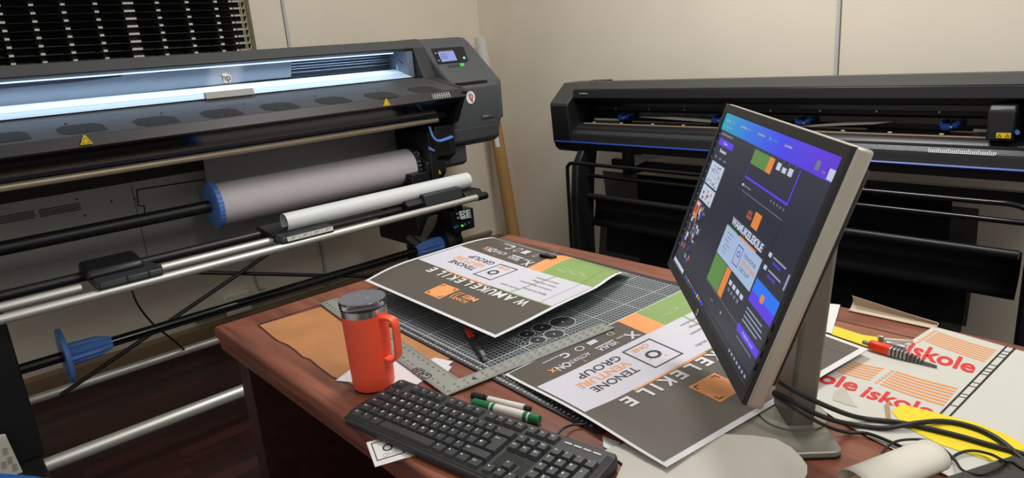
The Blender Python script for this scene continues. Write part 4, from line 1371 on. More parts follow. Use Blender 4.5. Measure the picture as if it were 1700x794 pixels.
hpts = [mb_ + Vector((0, 0, hz1)) + sd * .038, mb_ + Vector((0, 0, hz1 + .002)) + sd * .052, mb_ + Vector((0, 0, hz1 - .001)) + sd * .064, mb_ + Vector((0, 0, hz1 - .012)) + sd * .0685, mb_ + Vector((0, 0, (hz0 + hz1) / 2)) + sd * .068,
        mb_ + Vector((0, 0, .072)) + sd * .0665, mb_ + Vector((0, 0, .061)) + sd * .060, mb_ + Vector((0, 0, .058)) + sd * .050, mb_ + Vector((0, 0, .060)) + sd * .037]
b = MB()
Pn = []
for i in range(len(hpts) - 1):
    a_ = hpts[max(i - 1, 0)]; p1 = hpts[i]; p2 = hpts[i + 1]; d_ = hpts[min(i + 2, len(hpts) - 1)]
    for s_ in range(5):
        t = s_ / 5
        Pn.append(.5 * ((2 * p1) + (p2 - a_) * t + (2 * a_ - 5 * p1 + 4 * p2 - d_) * t * t + (3 * p1 - a_ - 3 * p2 + d_) * t ** 3))
Pn.append(hpts[-1])
wv = Vector((-sd.y, sd.x, 0)) * .0085
vs = []
for i, p_ in enumerate(Pn):
    d_ = (Pn[min(i + 1, len(Pn) - 1)] - Pn[max(i - 1, 0)]).normalized()
    n_ = d_.cross(wv.normalized()) * .0026
    vs += [p_ + wv + n_, p_ - wv + n_, p_ - wv - n_, p_ + wv - n_]
fs = [[4 * i + k, 4 * i + (k + 1) % 4, 4 * i + 4 + (k + 1) % 4, 4 * i + 4 + k] for i in range(len(Pn) - 1) for k in range(4)] + [[3, 2, 1, 0], [len(vs) - 4, len(vs) - 3, len(vs) - 2, len(vs) - 1]]
b.add(vs, fs)
b.build('mug_handle', orange_red, MU, bevel=.0012)


def flat(pxs, z, t, name, m, label, cat, group=None):
    pts_ = [at('Z', z, *q) for q in pxs]
    o = MB().slab(pts_, t).build(name, m, smooth=False)
    return tag(o, label, cat, group)


flat([(557, 632), (604, 597), (650, 592), (708, 628), (690, 640), (640, 640)], DZ + .0018, .0009, 'paper_scrap', paperw, 'white paper scrap under the orange mug', 'paper', 'paper scraps on the desk')
flat([(694, 606), (722, 594), (752, 600), (738, 612), (707, 611)], DZ + .0025, .0012, 'paper_scrap', paperw, 'white paper scrap showing between the square\'s long arm and the mat', 'paper', 'paper scraps on the desk')
flat([(723, 622), (742, 606), (750, 609), (735, 629)], DZ + .0022, .0008, 'paper_strip', paperw, 'narrow white paper strip inside the corner of the metal square', 'paper')
flat([(1000, 724), (1030, 735), (1014, 748), (1002, 742)], DZ + .0015, .0007, 'paper_scrap', paperw, 'tiny white scrap beside the mat corner right of the keyboard', 'paper', 'paper scraps on the desk')

# business card
cdp = [at('Z', DZ + .0012, *q) for q in ((608, 735), (684, 713), (699, 753), (622.6, 775.5))]
b = MB().slab(cdp, .0006, 0)


def cf(s, t, o=.0003):
    p_ = cdp[0].lerp(cdp[1], s).lerp(cdp[3].lerp(cdp[2], s), t); p_.z += o; return p_


def cq(s0, t0, s1, t1, m=1):
    b.poly([cf(s0, t0), cf(s1, t0), cf(s1, t1), cf(s0, t1)], m)


cq(.08, .10, .68, .13); cq(.08, .79, .68, .82); cq(.08, .10, .10, .82); cq(.66, .10, .68, .82)
write(b, 'O', lambda x, y: cf(.38 + x, .56 - y * 1.0, .0004), 0, 0, .26, width=.22, m=1, bold=.01, align='c')
write(b, 'ONE', lambda x, y: cf(.38 + x, .76 - y, .0004), 0, 0, .14, width=.30, m=2, align='c')
tag(b.build('business_card', [mat('card_white', (222, 222, 220), .5, noise=.02), inkk, mat('card_grey', (180, 182, 182), .5, noise=.02)], smooth=False), 'white card with a black square and ring logo, tucked under the keyboard front', 'card')

# ================================================================= KEYBOARD
KB0 = Vector((.564, .982, DZ))
kr = Vector((.158, -.987, 0)).normalized(); kd = Vector((kr.y, -kr.x, 0))   # right, towards the user
KW, KD = .446, .136
KL = thing('keyboard', KB0 + kr * KW / 2 + kd * KD / 2, 'black full-size keyboard with white legends lying at the desk\'s front edge', 'keyboard')


def kz(d):   # top surface height
    return .024 - .010 * (d / KD)


def kp(x, d, o=0):
    p_ = KB0 + kr * x + kd * d
    return Vector((p_.x, p_.y, DZ + kz(d) + o))


kbm = mat('keyboard_black', (40, 41, 43), .5, noise=.05, bump=.1, bscale=1200)
keym = mat('keycap_black', (46, 48, 50), .42, noise=.05, bump=.08, bscale=1500)
b = MB()
outl = [(0.006, 0), (KW - .006, 0), (KW, .006), (KW + .002, KD - .03), (KW - .01, KD), (.012, KD), (-.004, KD - .025), (0, .006)]
top_ = [kp(x, d) for x, d in outl]
bot = [Vector((p_.x, p_.y, DZ + .003)) for p_ in top_]
n_ = len(outl)
b.add(top_ + bot, [list(range(n_)), list(range(n_, 2 * n_))[::-1]] + [[i, n_ + i, n_ + (i + 1) % n_, (i + 1) % n_] for i in range(n_)])
b.build('case', kbm, KL, bevel=.003, seg=3)
# wells, raised front rail
MB().slab([kp(.010, KD - .021, .003), kp(KW - .012, KD - .021, .003), kp(KW - .014, KD - .004, .001), kp(.014, KD - .004, .001)], .008).build('front_rail', mat('rail_black', (34, 35, 37), .45, noise=.05), KL, bevel=.003)
MB().slab([kp(.0, KD - .03, .0006), kp(.012, KD - .03, .0006), kp(.02, KD - .006, .0006), kp(.008, KD - .003, .0006)], .002).build('glossy_corner', blackg, KL)
MB().slab([kp(KW - .014, .01, .0006), kp(KW - .004, .012, .0006), kp(KW - .003, KD - .03, .0006), kp(KW - .012, KD - .02, .0006)], .002).build('glossy_corner', blackg, KL)
U = .0188
KX, KY = .012, .0085
rows = [KY, KY + 1.32 * U, KY + 2.32 * U, KY + 3.32 * U, KY + 4.32 * U, KY + 5.32 * U]
keys = []


def row(r, x0, items):
    x = x0
    for it in items:
        if isinstance(it, tuple):
            if it[0] is None:
                x += it[1]; continue
            keys.append((x, r, it[1], 1, it[0])); x += it[1]
        else:
            keys.append((x, r, 1, 1, it)); x += 1


row(0, 0, ['Esc', (None, 1), 'F1', 'F2', 'F3', 'F4', (None, .5), 'F5', 'F6', 'F7', 'F8', (None, .5), 'F9', 'F10', 'F11', 'F12', (None, .25), 'Prt', 'Scr', 'Brk'])
row(1, 0, ['`', '1', '2', '3', '4', '5', '6', '7', '8', '9', '0', '-', '=', ('<-', 2), (None, .25), 'Ins', 'Hm', 'PgU', (None, .25), 'Nu', '/', '*', '-'])
row(2, 0, [('Tab', 1.5), 'Q', 'W', 'E', 'R', 'T', 'Y', 'U', 'I', 'O', 'P', '[', ']', (None, 1.5), (None, .25), 'Del', 'End', 'PgD', (None, .25), '7', '8', '9'])
row(3, 0, [('Caps', 1.75), 'A', 'S', 'D', 'F', 'G', 'H', 'J', 'K', 'L', ';', "'", '#', (None, 1.25), (None, 3.5), '4', '5', '6'])
row(4, 0, [('Shift', 1.25), '\\', 'Z', 'X', 'C', 'V', 'B', 'N', 'M', ',', '.', '?', ('Shift', 2.75), (None, 1.25), '^', (None, 1.25), '1', '2', '3'])
row(5, 0, [('Ctrl', 1.25), ('+', 1.25), ('Alt', 1.25), ('', 6.25), ('Gr', 1.25), ('+', 1.25), ('=', 1.25), ('Ctrl', 1.25), (None, .25), '<', 'v', '>', (None, .25), ('0', 2), '.'])
for (x, r, w_, h_, s_) in keys:
    x0 = KX + x * U; d0 = rows[r]
    x1 = x0 + w_ * U; d1 = d0 + U
    mb = MB()
    g, t = .0006, .0032
    if r == 0: h2 = .005
    else: h2 = .0062
    vs = [kp(x0 + g, d0 + g, .0003), kp(x1 - g, d0 + g, .0003), kp(x1 - g, d1 - g, .0003), kp(x0 + g, d1 - g, .0003),
          kp(x0 + t, d0 + t * .7, h2), kp(x1 - t, d0 + t * .7, h2), kp(x1 - t, d1 - t * 1.15, h2), kp(x0 + t, d1 - t * 1.15, h2)]
    mb.add(vs, [(3, 2, 1, 0), (4, 5, 6, 7), (0, 1, 5, 4), (1, 2, 6, 5), (2, 3, 7, 6), (3, 0, 4, 7)])
    if s_:
        hh = .0042 if len(s_) == 1 else .0028
        write(mb, s_, lambda a, c: kp(x0 + .0048 + a, d0 + .0030 + .0048 - c, h2 + .0002), 0, 0, hh, m=1, bold=.03 if len(s_) == 1 else .01)
    mb.build('key', [keym, inkw], KL, smooth=False)
# two-row keys: L-shaped enter, keypad plus and enter
for (xa_, xb__, ra, rb_, s_) in ((21.75 - .25 + .25, 22.75, 2, 3, '+'), (21.75, 22.75, 4, 5, 'En')):
    x0, x1 = KX + xa_ * U - .25 * U + .0, KX + xb__ * U - .25 * U
    x0 += 0; d0, d1 = rows[ra], rows[rb_] + U
    g, t, h2 = .0006, .0032, .0062
    mb = MB()
    mb.add([kp(x0 + g, d0 + g, .0003), kp(x1 - g, d0 + g, .0003), kp(x1 - g, d1 - g, .0003), kp(x0 + g, d1 - g, .0003),
            kp(x0 + t, d0 + t * .7, h2), kp(x1 - t, d0 + t * .7, h2), kp(x1 - t, d1 - t * 1.15, h2), kp(x0 + t, d1 - t * 1.15, h2)], [(3, 2, 1, 0), (4, 5, 6, 7), (0, 1, 5, 4), (1, 2, 6, 5), (2, 3, 7, 6), (3, 0, 4, 7)])
    write(mb, s_, lambda a, c: kp(x0 + .0055 + a, d0 + .012 - c, h2 + .0002), 0, 0, .004, m=1, bold=.02)
    mb.build('key', [keym, inkw], KL, smooth=False)
ea, eb, ec = KX + 13.5 * U, KX + 13.75 * U, KX + 15 * U
d0, dm, d1 = rows[2], rows[3], rows[3] + U
g, t, h2 = .0006, .0032, .0062
lo = [(ea + g, d0 + g), (ec - g, d0 + g), (ec - g, d1 - g), (eb + g, d1 - g), (eb + g, dm), (ea + g, dm)]
hi2 = [(ea + t, d0 + t * .7), (ec - t, d0 + t * .7), (ec - t, d1 - t * 1.15), (eb + t, d1 - t * 1.15), (eb + t, dm - t * .5), (ea + t, dm - t * .5)]
mb = MB(); n_ = 6
mb.add([kp(*q, .0003) for q in lo] + [kp(*q, h2) for q in hi2], [list(range(n_))[::-1], list(range(n_, 2 * n_))] + [[i, (i + 1) % n_, n_ + (i + 1) % n_, n_ + i] for i in range(n_)])
write(mb, 'Enter', lambda a, c: kp(ea + .005 + a, d0 + .008 - c, h2 + .0002), 0, 0, .003, m=1)
mb.build('key', [keym, inkw], KL, smooth=False)
# status lights and dotted field
for k in range(4):
    x0 = KX + (18.7 + k * .85) * U
    MB().slab([kp(x0, .0125, .0012), kp(x0 + .0125, .0125, .0012), kp(x0 + .0125, .0155, .0012), kp(x0, .0155, .0012)], .0015).build('status_light', mat('status_lens', (200, 200, 198), .3, noise=.02), KL, smooth=False)
mb = MB()
for i in range(16):
    for j in range(11):
        x0 = KX + 15.3 * U + i * .0034; d0 = rows[3] + .001 + j * .0034
        if d0 > rows[4] - .002 and KX + 16.2 * U - .002 < x0 < KX + 17.3 * U: continue
        if d0 > rows[5] - .003: continue
        mb.slab([kp(x0, d0, .0008), kp(x0 + .0024, d0, .0008), kp(x0 + .0024, d0 + .0024, .0008), kp(x0, d0 + .0024, .0008)], .0009)
mb.build('dotted_field', kbm, KL, smooth=False)
MB().tube([at('Z', .765, 925, 722), at('Z', .766, 935, 712), at('Z', .758, 950, 706), at('Z', .756, 970, 705)], .0018).build('cable', black2, KL)

# ================================================================= PENS, KNIFE
def pen(name, label, cat, path, z, parts, group=None):
    A = at('Z', z, *path[0]); B = at('Z', z, *path[1]); d_ = (B - A)
    T_ = thing(name, (A + B) / 2 - Vector((0, 0, z - DZ)), label, cat, group)
    for (nm, t0, t1, r0, r1, m_, rib) in parts:
        MB().lathe(A + d_ * t0, d_, [(0, r0 * .0), (0, r0 * .85), (.0008, r0), (d_.length * (t1 - t0) - .0008, r1), (d_.length * (t1 - t0), r1 * .85), (d_.length * (t1 - t0), 0)], seg=28, ribs=rib).build(nm, m_, T_)
    return T_


green = mat('marker_green', (14, 112, 66), .35, noise=.03)
pwht = mat('marker_white', (220, 218, 212), .35, noise=.02)
pk = mat('marker_black', (18, 18, 20), .35, noise=.03)
pen('marker', 'slim white and black whiteboard marker behind the green one', 'marker', ((784, 657), (881, 680)), DZ + .0065, [('cap', 0, .22, .0066, .0066, pk, None), ('collar', .22, .28, .0045, .0045, pk, None), ('barrel', .28, .90, .0058, .0062, pwht, None), ('end_plug', .90, 1.0, .0052, .0048, pk, None)], 'whiteboard markers')
A_ = at('Z', DZ + .0065, 790, 655)
pen('marker', 'thick white marker with ribbed green cap, against the keyboard\'s back edge', 'marker', ((786, 669), (896, 698)), DZ + .009, [('cap', 0, .27, .0082, .0082, green, .93), ('ring', .27, .30, .0084, .0084, pwht, None), ('ring', .30, .34, .0084, .0084, green, None), ('barrel', .34, .78, .0082, .0084, pwht, None), ('ring', .78, .83, .0086, .0086, green, None), ('ring', .83, .86, .0082, .0082, pwht, None), ('end_plug', .86, 1.0, .0082, .0076, green, None)], 'whiteboard markers')
# snap-off cutter on the mat
ka, kb_ = at('Z', .762, 776, 550), at('Z', .762, 806, 596)
kdv = (kb_ - ka); KLn = kdv.length; kdv.normalize(); kn = Vector((-kdv.y, kdv.x, 0))
CT = thing('craft_knife', ka.lerp(kb_, .5) - Vector((0, 0, .008)), 'slim black snap-off knife with red end cap lying on the cutting mat', 'knife')


def kf(t, s_, z_):
    return ka + kdv * (t * KLn) + kn * s_ + Vector((0, 0, z_))


def bar3(t0, t1, w0, w1, z0_, z1_, nm, m_, par, bev=.001):
    vs = [kf(t0, -w0, z0_), kf(t1, -w1, z0_), kf(t1, w1, z0_), kf(t0, w0, z0_), kf(t0, -w0 * .7, z1_), kf(t1, -w1 * .7, z1_), kf(t1, w1 * .7, z1_), kf(t0, w0 * .7, z1_)]
    return MB().add(vs, [(3, 2, 1, 0), (4, 5, 6, 7), (0, 1, 5, 4), (1, 2, 6, 5), (2, 3, 7, 6), (3, 0, 4, 7)]).build(nm, m_, par, bevel=bev)


kblk = mat('knife_black', (38, 38, 42), .4, noise=.05)
bar3(0, .90, .0085, .0075, -.007, .003, 'handle', kblk, CT)
bar3(.0, .28, .0078, .0078, -.0068, .0055, 'end_cap', mat('knife_red', (240, 60, 46), .4, noise=.03), CT)
bar3(.30, .82, .003, .003, .003, .0042, 'slide_rail', mat('knife_rail', (64, 62, 66), .3, .3, noise=.05), CT, .0003)
bar3(.78, .92, .0055, .005, .0, .0045, 'blade_guide', mat('knife_grey', (150, 156, 164), .3, .5, noise=.03), CT, .0005)
bar3(.90, 1.0, .0045, .0045, -.003, .001, 'blade', steel, CT, .0002)

# heavy knife and metal tool at the right
ra_, rb2 = at('Z', .766, 1436, 568), at('Z', .760, 1556, 606)
ka, kb_ = ra_, rb2
kdv = (kb_ - ka); KLn = kdv.length; kdv.normalize(); kn = Vector((-kdv.y, kdv.x, 0))
HK = thing('utility_knife', ka.lerp(kb_, .5) - Vector((0, 0, .012)), 'silver utility knife with bright red nose resting on the iskole prints', 'knife')
bar3(-.03, .12, .004, .006, -.003, .002, 'blade', mat('blade_grey', (150, 146, 132), .3, .6, noise=.05), HK, .0003)
bar3(.07, .38, .008, .0095, -.008, .007, 'nose', mat('nose_red', (255, 64, 30), .35, noise=.04), HK, .003)
bar3(.35, .62, .009, .006, -.008, .006, 'handle', mat('knife_silver', (178, 178, 176), .3, .6, noise=.05), HK, .002)
hk = bar3(.60, 1.0, .006, .001, -.008, -.001, 'tail', mat('knife_tail', (120, 118, 114), .4, .5, noise=.08), HK, .001)
for k in range(9):
    t_ = .40 + k * .05
    wd_ = .0092 - max(0, t_ - .42) * .0155
    bar3(t_, t_ + .018, wd_ + .0006, wd_ + .0004, -.007, .0070 - max(0, t_ - .55) * .026, 'grip_rib', mat('rib_dark', (52, 50, 50), .5, noise=.04), HK, .0005)
sa, sb_ = at('Z', .765, 1457, 562), at('Z', .762, 1516, 566)
ST = thing('metal_snips', sa.lerp(sb_, .5) - Vector((0, 0, .01)), 'small silver metal tool lying just behind the red-nosed knife', 'tool')
ka, kb_ = sa, sb_
kdv = (kb_ - ka); KLn = kdv.length; kdv.normalize(); kn = Vector((-kdv.y, kdv.x, 0))
bar3(0, .16, .006, .006, -.006, .006, 'pivot_head', steel, ST, .001)
bar3(.16, 1.0, .0045, .002, -.004, .001, 'arm', mat('arm_pale', (214, 212, 208), .3, .5, noise=.03), ST, .0005)
a_ = at('Z', .768, 1470, 569); c_ = at('Z', .765, 1505, 577)
ka, kb_ = a_, c_
kdv = (kb_ - ka); KLn = kdv.length; kdv.normalize(); kn = Vector((-kdv.y, kdv.x, 0))
bar3(0, 1.0, .008, .007, -.006, .004, 'arm', mat('arm_silver', (180, 182, 182), .25, .7, noise=.03), ST, .003)

# ================================================================= RIGHT-HAND PAPERS
zP = DZ + .003
sh_ = [(1550, 542), (1506, 570), (1440, 582), (1346, 640), (1346, 668), (1395, 700), (1442, 725), (1505, 757), (1600, 803), (1830, 830), (1900, 640)]
b = MB()
pts_ = [at('Z', zP, *q) for q in sh_]
for p_ in pts_:
    p_.x = min(p_.x, 1.395)
b.slab(pts_, .001, 0)


def wq(pxs, m, o=.0004):
    b.poly([at('Z', zP + o, *q) for q in pxs], m)


def bil(c4, s, t, o=.0004):
    A_ = [at('Z', zP + o, *q) for q in c4]
    return A_[0].lerp(A_[1], s).lerp(A_[3].lerp(A_[2], s), t)


def stripes(c4, n_, m=1):
    for k in range(n_):
        t0 = (k + .05) / n_; t1 = (k + .55) / n_
        for j in range(6):
            s0, s1 = j / 6, (j + 1) / 6
            wv_ = lambda s: .03 * math.sin(s * PI * 1.2)
            b.poly([bil(c4, s0, t0 + wv_(s0)), bil(c4, s1, t0 + wv_(s1)), bil(c4, s1, t1 + wv_(s1)), bil(c4, s0, t1 + wv_(s0))], m)


stripes([(1557, 551), (1654.5, 582), (1632.6, 603), (1533, 567)], 7)
stripes([(1551, 548), (1556, 549.5), (1523, 571), (1518, 570)], 7)
stripes([(1488, 616), (1590.5, 645), (1564.5, 677), (1459, 640)], 7)
stripes([(1480, 614), (1486, 616), (1456, 638), (1450, 637)], 6)
stripes([(1419, 601), (1468, 612), (1441, 634), (1388, 618)], 6)
for c4 in ([(1515, 567), (1625, 602), (1616, 620), (1500, 587)], [(1444, 641), (1555, 676), (1547, 692), (1427, 657)], [(1322, 604), (1431, 633), (1420, 650), (1304, 619)]):
    vs_, fs_ = text2d('iskole', .025)
    wd_ = max(v[0] for v in vs_); 
    b.add([bil(c4, x / wd_ * 1.0, 1 - y, .0005) for x, y in vs_], fs_, 2)
for c4 in ([(1670, 574), (1673, 575), (1557, 694), (1553, 693)], [(1684, 577), (1688, 578), (1573, 698), (1569, 697)]):
    wq(c4, 3)
for t in (.06, .1, .14, .25, .3, .34, .38, .5, .55, .66, .7, .82):
    x0, y0 = 1671 - 115 * t, 575 + 118 * t
    wq([(x0, y0), (x0 + 14, y0 + 3), (x0 + 13.2, y0 + 3.9), (x0 - .8, y0 + .9)], 3)
wq([(1480, 683), (1497, 671), (1580, 692), (1620, 702), (1672, 722), (1705, 742), (1680, 760), (1644, 766), (1560, 738), (1500, 707)], 4, .0007)
wq([(1385, 650), (1402, 643), (1412, 660), (1424, 677), (1405, 672), (1382, 664)], 5, .0006)
wq([(1468, 673), (1476, 666), (1480, 700), (1472, 700)], 6, .0009)
tag(b.build('printed_sheet', [mat('sheet_white', (202, 202, 194), .55, noise=.015), mat('stripe_orange', (232, 150, 88), .5, noise=.02), mat('print_red', (214, 48, 48), .5, noise=.02), inkk, mat('print_yellow', (236, 212, 40), .5, noise=.02), mat('scuff_grey', (186, 182, 170), .6, noise=.08), mat('tear_brown', (170, 142, 108), .7, noise=.08)], smooth=False), 'white printed sheet with red iskole lettering and orange stripes at the desk\'s right', 'printed sheet')
flat([(1362, 549), (1384, 541), (1432, 556), (1458, 560), (1452, 577), (1438, 575)], DZ + .002, .0008, 'yellow_sheet', mat('yellow_paper', (222, 208, 52), .55, noise=.02), 'yellow paper edge between the flat poster and the far desk edge', 'paper')
flat([(1352, 503), (1366, 503), (1395, 506), (1391, 520), (1381, 554), (1350, 546)], DZ + .0035, .0008, 'white_sheet', paperw, 'small white sheet right behind the monitor stand', 'paper')
ca, cb = at('Z', .752, 1408, 516), at('Z', .752, 1552, 547)
cu = MB().grid(lambda u, v: ca.lerp(cb, u) + Vector((.022 * math.sin(v * 2.4), 0, .020 * (1 - math.cos(v * 2.4)) * (1 - .75 * u) * .8 + .0005)), 14, 8).build('curled_sheet', mat('curl_cream', (206, 188, 164), .6, noise=.03), solid=.0007)
tag(cu, 'cream paper strip curling up along the far desk edge', 'paper')
# dark flat pouch at the lower right corner
flat([(1572, 792), (1681, 757), (1712, 768), (1760, 800), (1700, 840), (1560, 830)], DZ + .016, .011, 'flat_pouch', mat('pouch_dark', (52, 50, 46), .6, noise=.06), 'dark flat pouch in the lower right corner under the thin cables', 'pouch')
# half-rolled white sheet beside it
ta, tb2 = at('Z', .768, 1420, 806), at('Z', .768, 1545, 757)
tv = (tb2 - ta).normalized(); tn = Vector((-tv.y, tv.x, 0)); tl = (tb2 - ta).length
b = MB()
b.grid(lambda u, v: ta + tv * (tl * u * (1 + .06 * math.sin(v * PI))) + tn * (.026 * math.cos(-.5 + v * 4.0)) + Vector((0, 0, .0165 * math.sin(-.5 + v * 4.0))), 8, 24)
tag(b.build('rolled_sheet', mat('roll_cream', (216, 212, 200), .5, noise=.02), solid=.0008), 'half-rolled cream white sheet at the bottom right between cables and pouch', 'paper')
# glossy white sheet with a rounded corner in front of the monitor foot
gl = [(1004, 748), (1018, 741), (1070, 728), (1150, 721), (1200, 721), (1250, 723), (1289, 729), (1314, 743), (1331, 760), (1340, 773), (1340, 786), (1325, 812), (1180, 850), (1040, 830), (1020, 800), (1034, 770)]
pts_ = []
for (x, y) in gl:
    zt_ = .7545 + .014 * max(0, min(1, (x - 1080) / 160))
    pts_.append(at('Z', zt_, x, y))
cg = sum(pts_, Vector()) / len(pts_)
b = MB(); n_ = len(pts_)
vs = pts_ + [p_.lerp(cg, .5) + Vector((0, 0, .001)) for p_ in pts_] + [cg + Vector((0, 0, .0015))] + [p_ - Vector((0, 0, .0015)) for p_ in pts_] + [cg - Vector((0, 0, .0015))]
fs = [[i, (i + 1) % n_, n_ + (i + 1) % n_, n_ + i] for i in range(n_)] + [[n_ + i, n_ + (i + 1) % n_, 2 * n_] for i in range(n_)]
fs += [[2 * n_ + 1 + i, 3 * n_ + 1, 2 * n_ + 1 + (i + 1) % n_] for i in range(n_)] + [[i, 2 * n_ + 1 + i, 2 * n_ + 1 + (i + 1) % n_, (i + 1) % n_] for i in range(n_)]
b.add(vs, fs)
tag(b.build('glossy_sheet', mat('glossy_white', (202, 200, 190), .3, noise=.02, coat=.3)), 'glossy white sheet with a rounded corner between the keyboard and the monitor foot', 'sheet')
flat([(1195, 718), (1240, 684), (1252, 676), (1256, 690), (1212, 719)], DZ + .0035, .001, 'paper_scrap', paperw, 'white paper edge showing under the monitor\'s lower corner', 'paper', 'paper scraps on the desk')

# ================================================================= MONITOR
Wm = .48
O_ = Vector((2.19, 1.315, -.281)) * Wm + CAM
uu = Vector((-.7098, -.7044, 0)); vv = Vector((-.158, .12, -.533)).normalized()
vv = (vv - uu * vv.dot(uu)).normalized()
HV = .5635 * Wm
nn = vv.cross(uu).normalized()
if nn.dot(CAM - O_) < 0: nn = -nn


def ms(u, v, o=0):
    return O_ + uu * (u * Wm) + vv * (v * HV) + nn * o


Fc = Vector((.852, .330, 0)); nh = Vector((-.705, .709, 0))
bc = Fc - uu * .10 + nh * .09
MN = thing('monitor', (bc.x, bc.y, DZ), 'black-framed flat monitor with silver edge, its screen showing a design program', 'monitor')


def mrect(u0, v0, u1, v1, o0, o1, r=0.0):
    vs = []
    for o in (o0, o1):
        vs += [ms(u0, v0, o), ms(u1, v0, o), ms(u1, v1, o), ms(u0, v1, o)]
    return vs


BOXF = [(0, 1, 2, 3), (7, 6, 5, 4), (0, 4, 5, 1), (1, 5, 6, 2), (2, 6, 7, 3), (3, 7, 4, 0)]
bu, bv = .013 / Wm, .014 / HV
# bezel ring
b = MB()
ou = [(-bu, -bv), (1 + bu, -bv), (1 + bu, 1 + bv * 1.25), (-bu, 1 + bv * 1.25)]
inn = [(0, 0), (1, 0), (1, 1), (0, 1)]
vs = [ms(*q, .0035) for q in ou] + [ms(*q, .003) for q in inn] + [ms(*q, -.003) for q in inn] + [ms(*q, -.004) for q in ou]
fs = []
for i in range(4):
    j = (i + 1) % 4
    fs += [[i, j, 4 + j, 4 + i], [4 + i, 4 + j, 8 + j, 8 + i], [12 + i, 12 + j, j, i], [8 + i, 8 + j, 12 + j, 12 + i]]
b.add(vs, fs)
b.build('bezel', mat('bezel_dark', (38, 38, 42), .45, noise=.04, bump=.05, bscale=1500), MN, bevel=.0012)
b = MB().add(mrect(-bu - .001 / Wm, -bv - .001 / HV, 1 + bu + .001 / Wm, 1 + bv * 1.25 + .001 / HV, -.0005, -.021), BOXF)
b.build('silver_frame', mat('monitor_silver', (196, 192, 178), .32, .55, noise=.03), MN, bevel=.004, seg=3)
b = MB().add(mrect(.01, .01, .99, .99, -.020, -.036), BOXF)
b.build('back_shell', black, MN, bevel=.008, seg=3)
# screen image
scr = bpy.data.materials.new('screen_header_gradient')
scr.use_nodes = True
nt = scr.node_tree; bs = nt.nodes['Principled BSDF']
bs.inputs['Base Color'].default_value = (0, 0, 0, 1); bs.inputs['Roughness'].default_value = .3
tc = nt.nodes.new('ShaderNodeTexCoord'); mp = nt.nodes.new('ShaderNodeVectorMath'); mp.operation = 'DOT_PRODUCT'
cr = nt.nodes.new('ShaderNodeValToRGB')
nt.links.new(tc.outputs['Object'], mp.inputs[0]); mp.inputs[1].default_value = tuple(uu / Wm)
ad = nt.nodes.new('ShaderNodeMath'); ad.operation = 'ADD'
nt.links.new(mp.outputs['Value'], ad.inputs[0]); ad.inputs[1].default_value = -(ms(0, 0) - Vector(MN.location)).dot(uu) / Wm
nt.links.new(ad.outputs[0], cr.inputs[0])
e = cr.color_ramp.elements
e[0].position = 0; e[0].color = lin((10, 166, 186)); e[1].position = 1; e[1].color = lin((98, 40, 214))
q = e.new(.3); q.color = lin((20, 120, 224)); q = e.new(.62); q.color = lin((60, 66, 236))
nt.links.new(cr.outputs[0], bs.inputs['Emission Color']); bs.inputs['Emission Strength'].default_value = .9


def em(name, rgb, e=.9):
    return mat('screen_' + name, rgb, .3, emit=e)


SCM = [em('background', (44, 47, 62), .8), scr, em('violet', (92, 60, 232)), em('white', (196, 208, 228)), em('green', (92, 140, 70)), em('orange', (230, 136, 64)),
       em('panel', (168, 190, 222)), em('dark', (30, 32, 44)), em('grey', (112, 118, 136)), em('blue', (34, 120, 246)), em('rust', (160, 84, 60)), em('text', (150, 160, 182)), em('indigo', (70, 60, 170))]
b = MB()


def sr(u0, v0, u1, v1, m, o=.0006):
    b.poly([ms(u0, v0, o), ms(u1, v0, o), ms(u1, v1, o), ms(u0, v1, o)], m)


sr(0, 0, 1, 1, 0, .0002)
sr(0, 0, 1, .105, 1)
st = lambda s, u, v, h, wd, m, bold=.02: write(b, s, lambda x, y: ms(u + x / Wm, v - y / HV, .001), 0, 0, h, wd * Wm, m, bold)
for k, u in enumerate((.04, .13, .22, .31, .41, .52, .65)):
    sr(u, .035, u + .008, .05, 11, .0009); sr(u + .012, .038, u + .055 + .01 * (k % 3), .047, 9 if k % 2 else 11, .0009)
for u in (.03, .07, .11):
    sr(u, .075, u + .02, .083, 11, .0009)
sr(.88, .045, .905, .085, 8, .0009); sr(.96, .055, .995, .1, 3, .0009); sr(.925, .075, .945, .085, 8, .0009)
sr(0, .105, .012, 1, 7, .0004)
for k in range(16):
    sr(.003, .13 + k * .05, .012, .14 + k * .05, 8, .0007)
sr(.03, .12, .18, .132, 8, .0007)
sr(.035, .155, .22, .193, 2); st('Text', .10, .18, .004, .05, 3)
st('Recent', .09, .23, .0055, .08, 3, .04)
for u in (.05, .11, .17):
    sr(u, .262, u + .03, .274, 8, .0007)
# thumbnails
sr(.043, .299, .213, .441, 3); sr(.043, .452, .213, .548, 3)
rs = random.Random(3)
for k in range(60):
    u = .055 + rs.random() * .14; v = .31 + rs.random() * .12
    sr(u, v, u + .007 + rs.random() * .008, v + .004 + rs.random() * .006, 8 if k % 3 else 11, .0009)
for (u, v, m_) in ((.07, .49, 10), (.12, .47, 5), (.17, .475, 5), (.12, .515, 5), (.17, .52, 11), (.075, .52, 12), (.13, .495, 12)):
    sr(u, v, u + .02, v + .018, m_, .0009)
cols = (5, 3, 10, 12, 8, 3, 11)
for k in range(70):
    u = .04 + rs.random() * .15; v = .56 + rs.random() * .35
    sr(u, v, u + .006 + rs.random() * .02, v + .006 + rs.random() * .028, cols[rs.randrange(7)] if rs.random() < .7 else 7, .0008)
sr(.042, .565, .095, .668, 5, .0009); sr(.05, .59, .085, .64, 10, .001); sr(.06, .57, .09, .59, 3, .001)
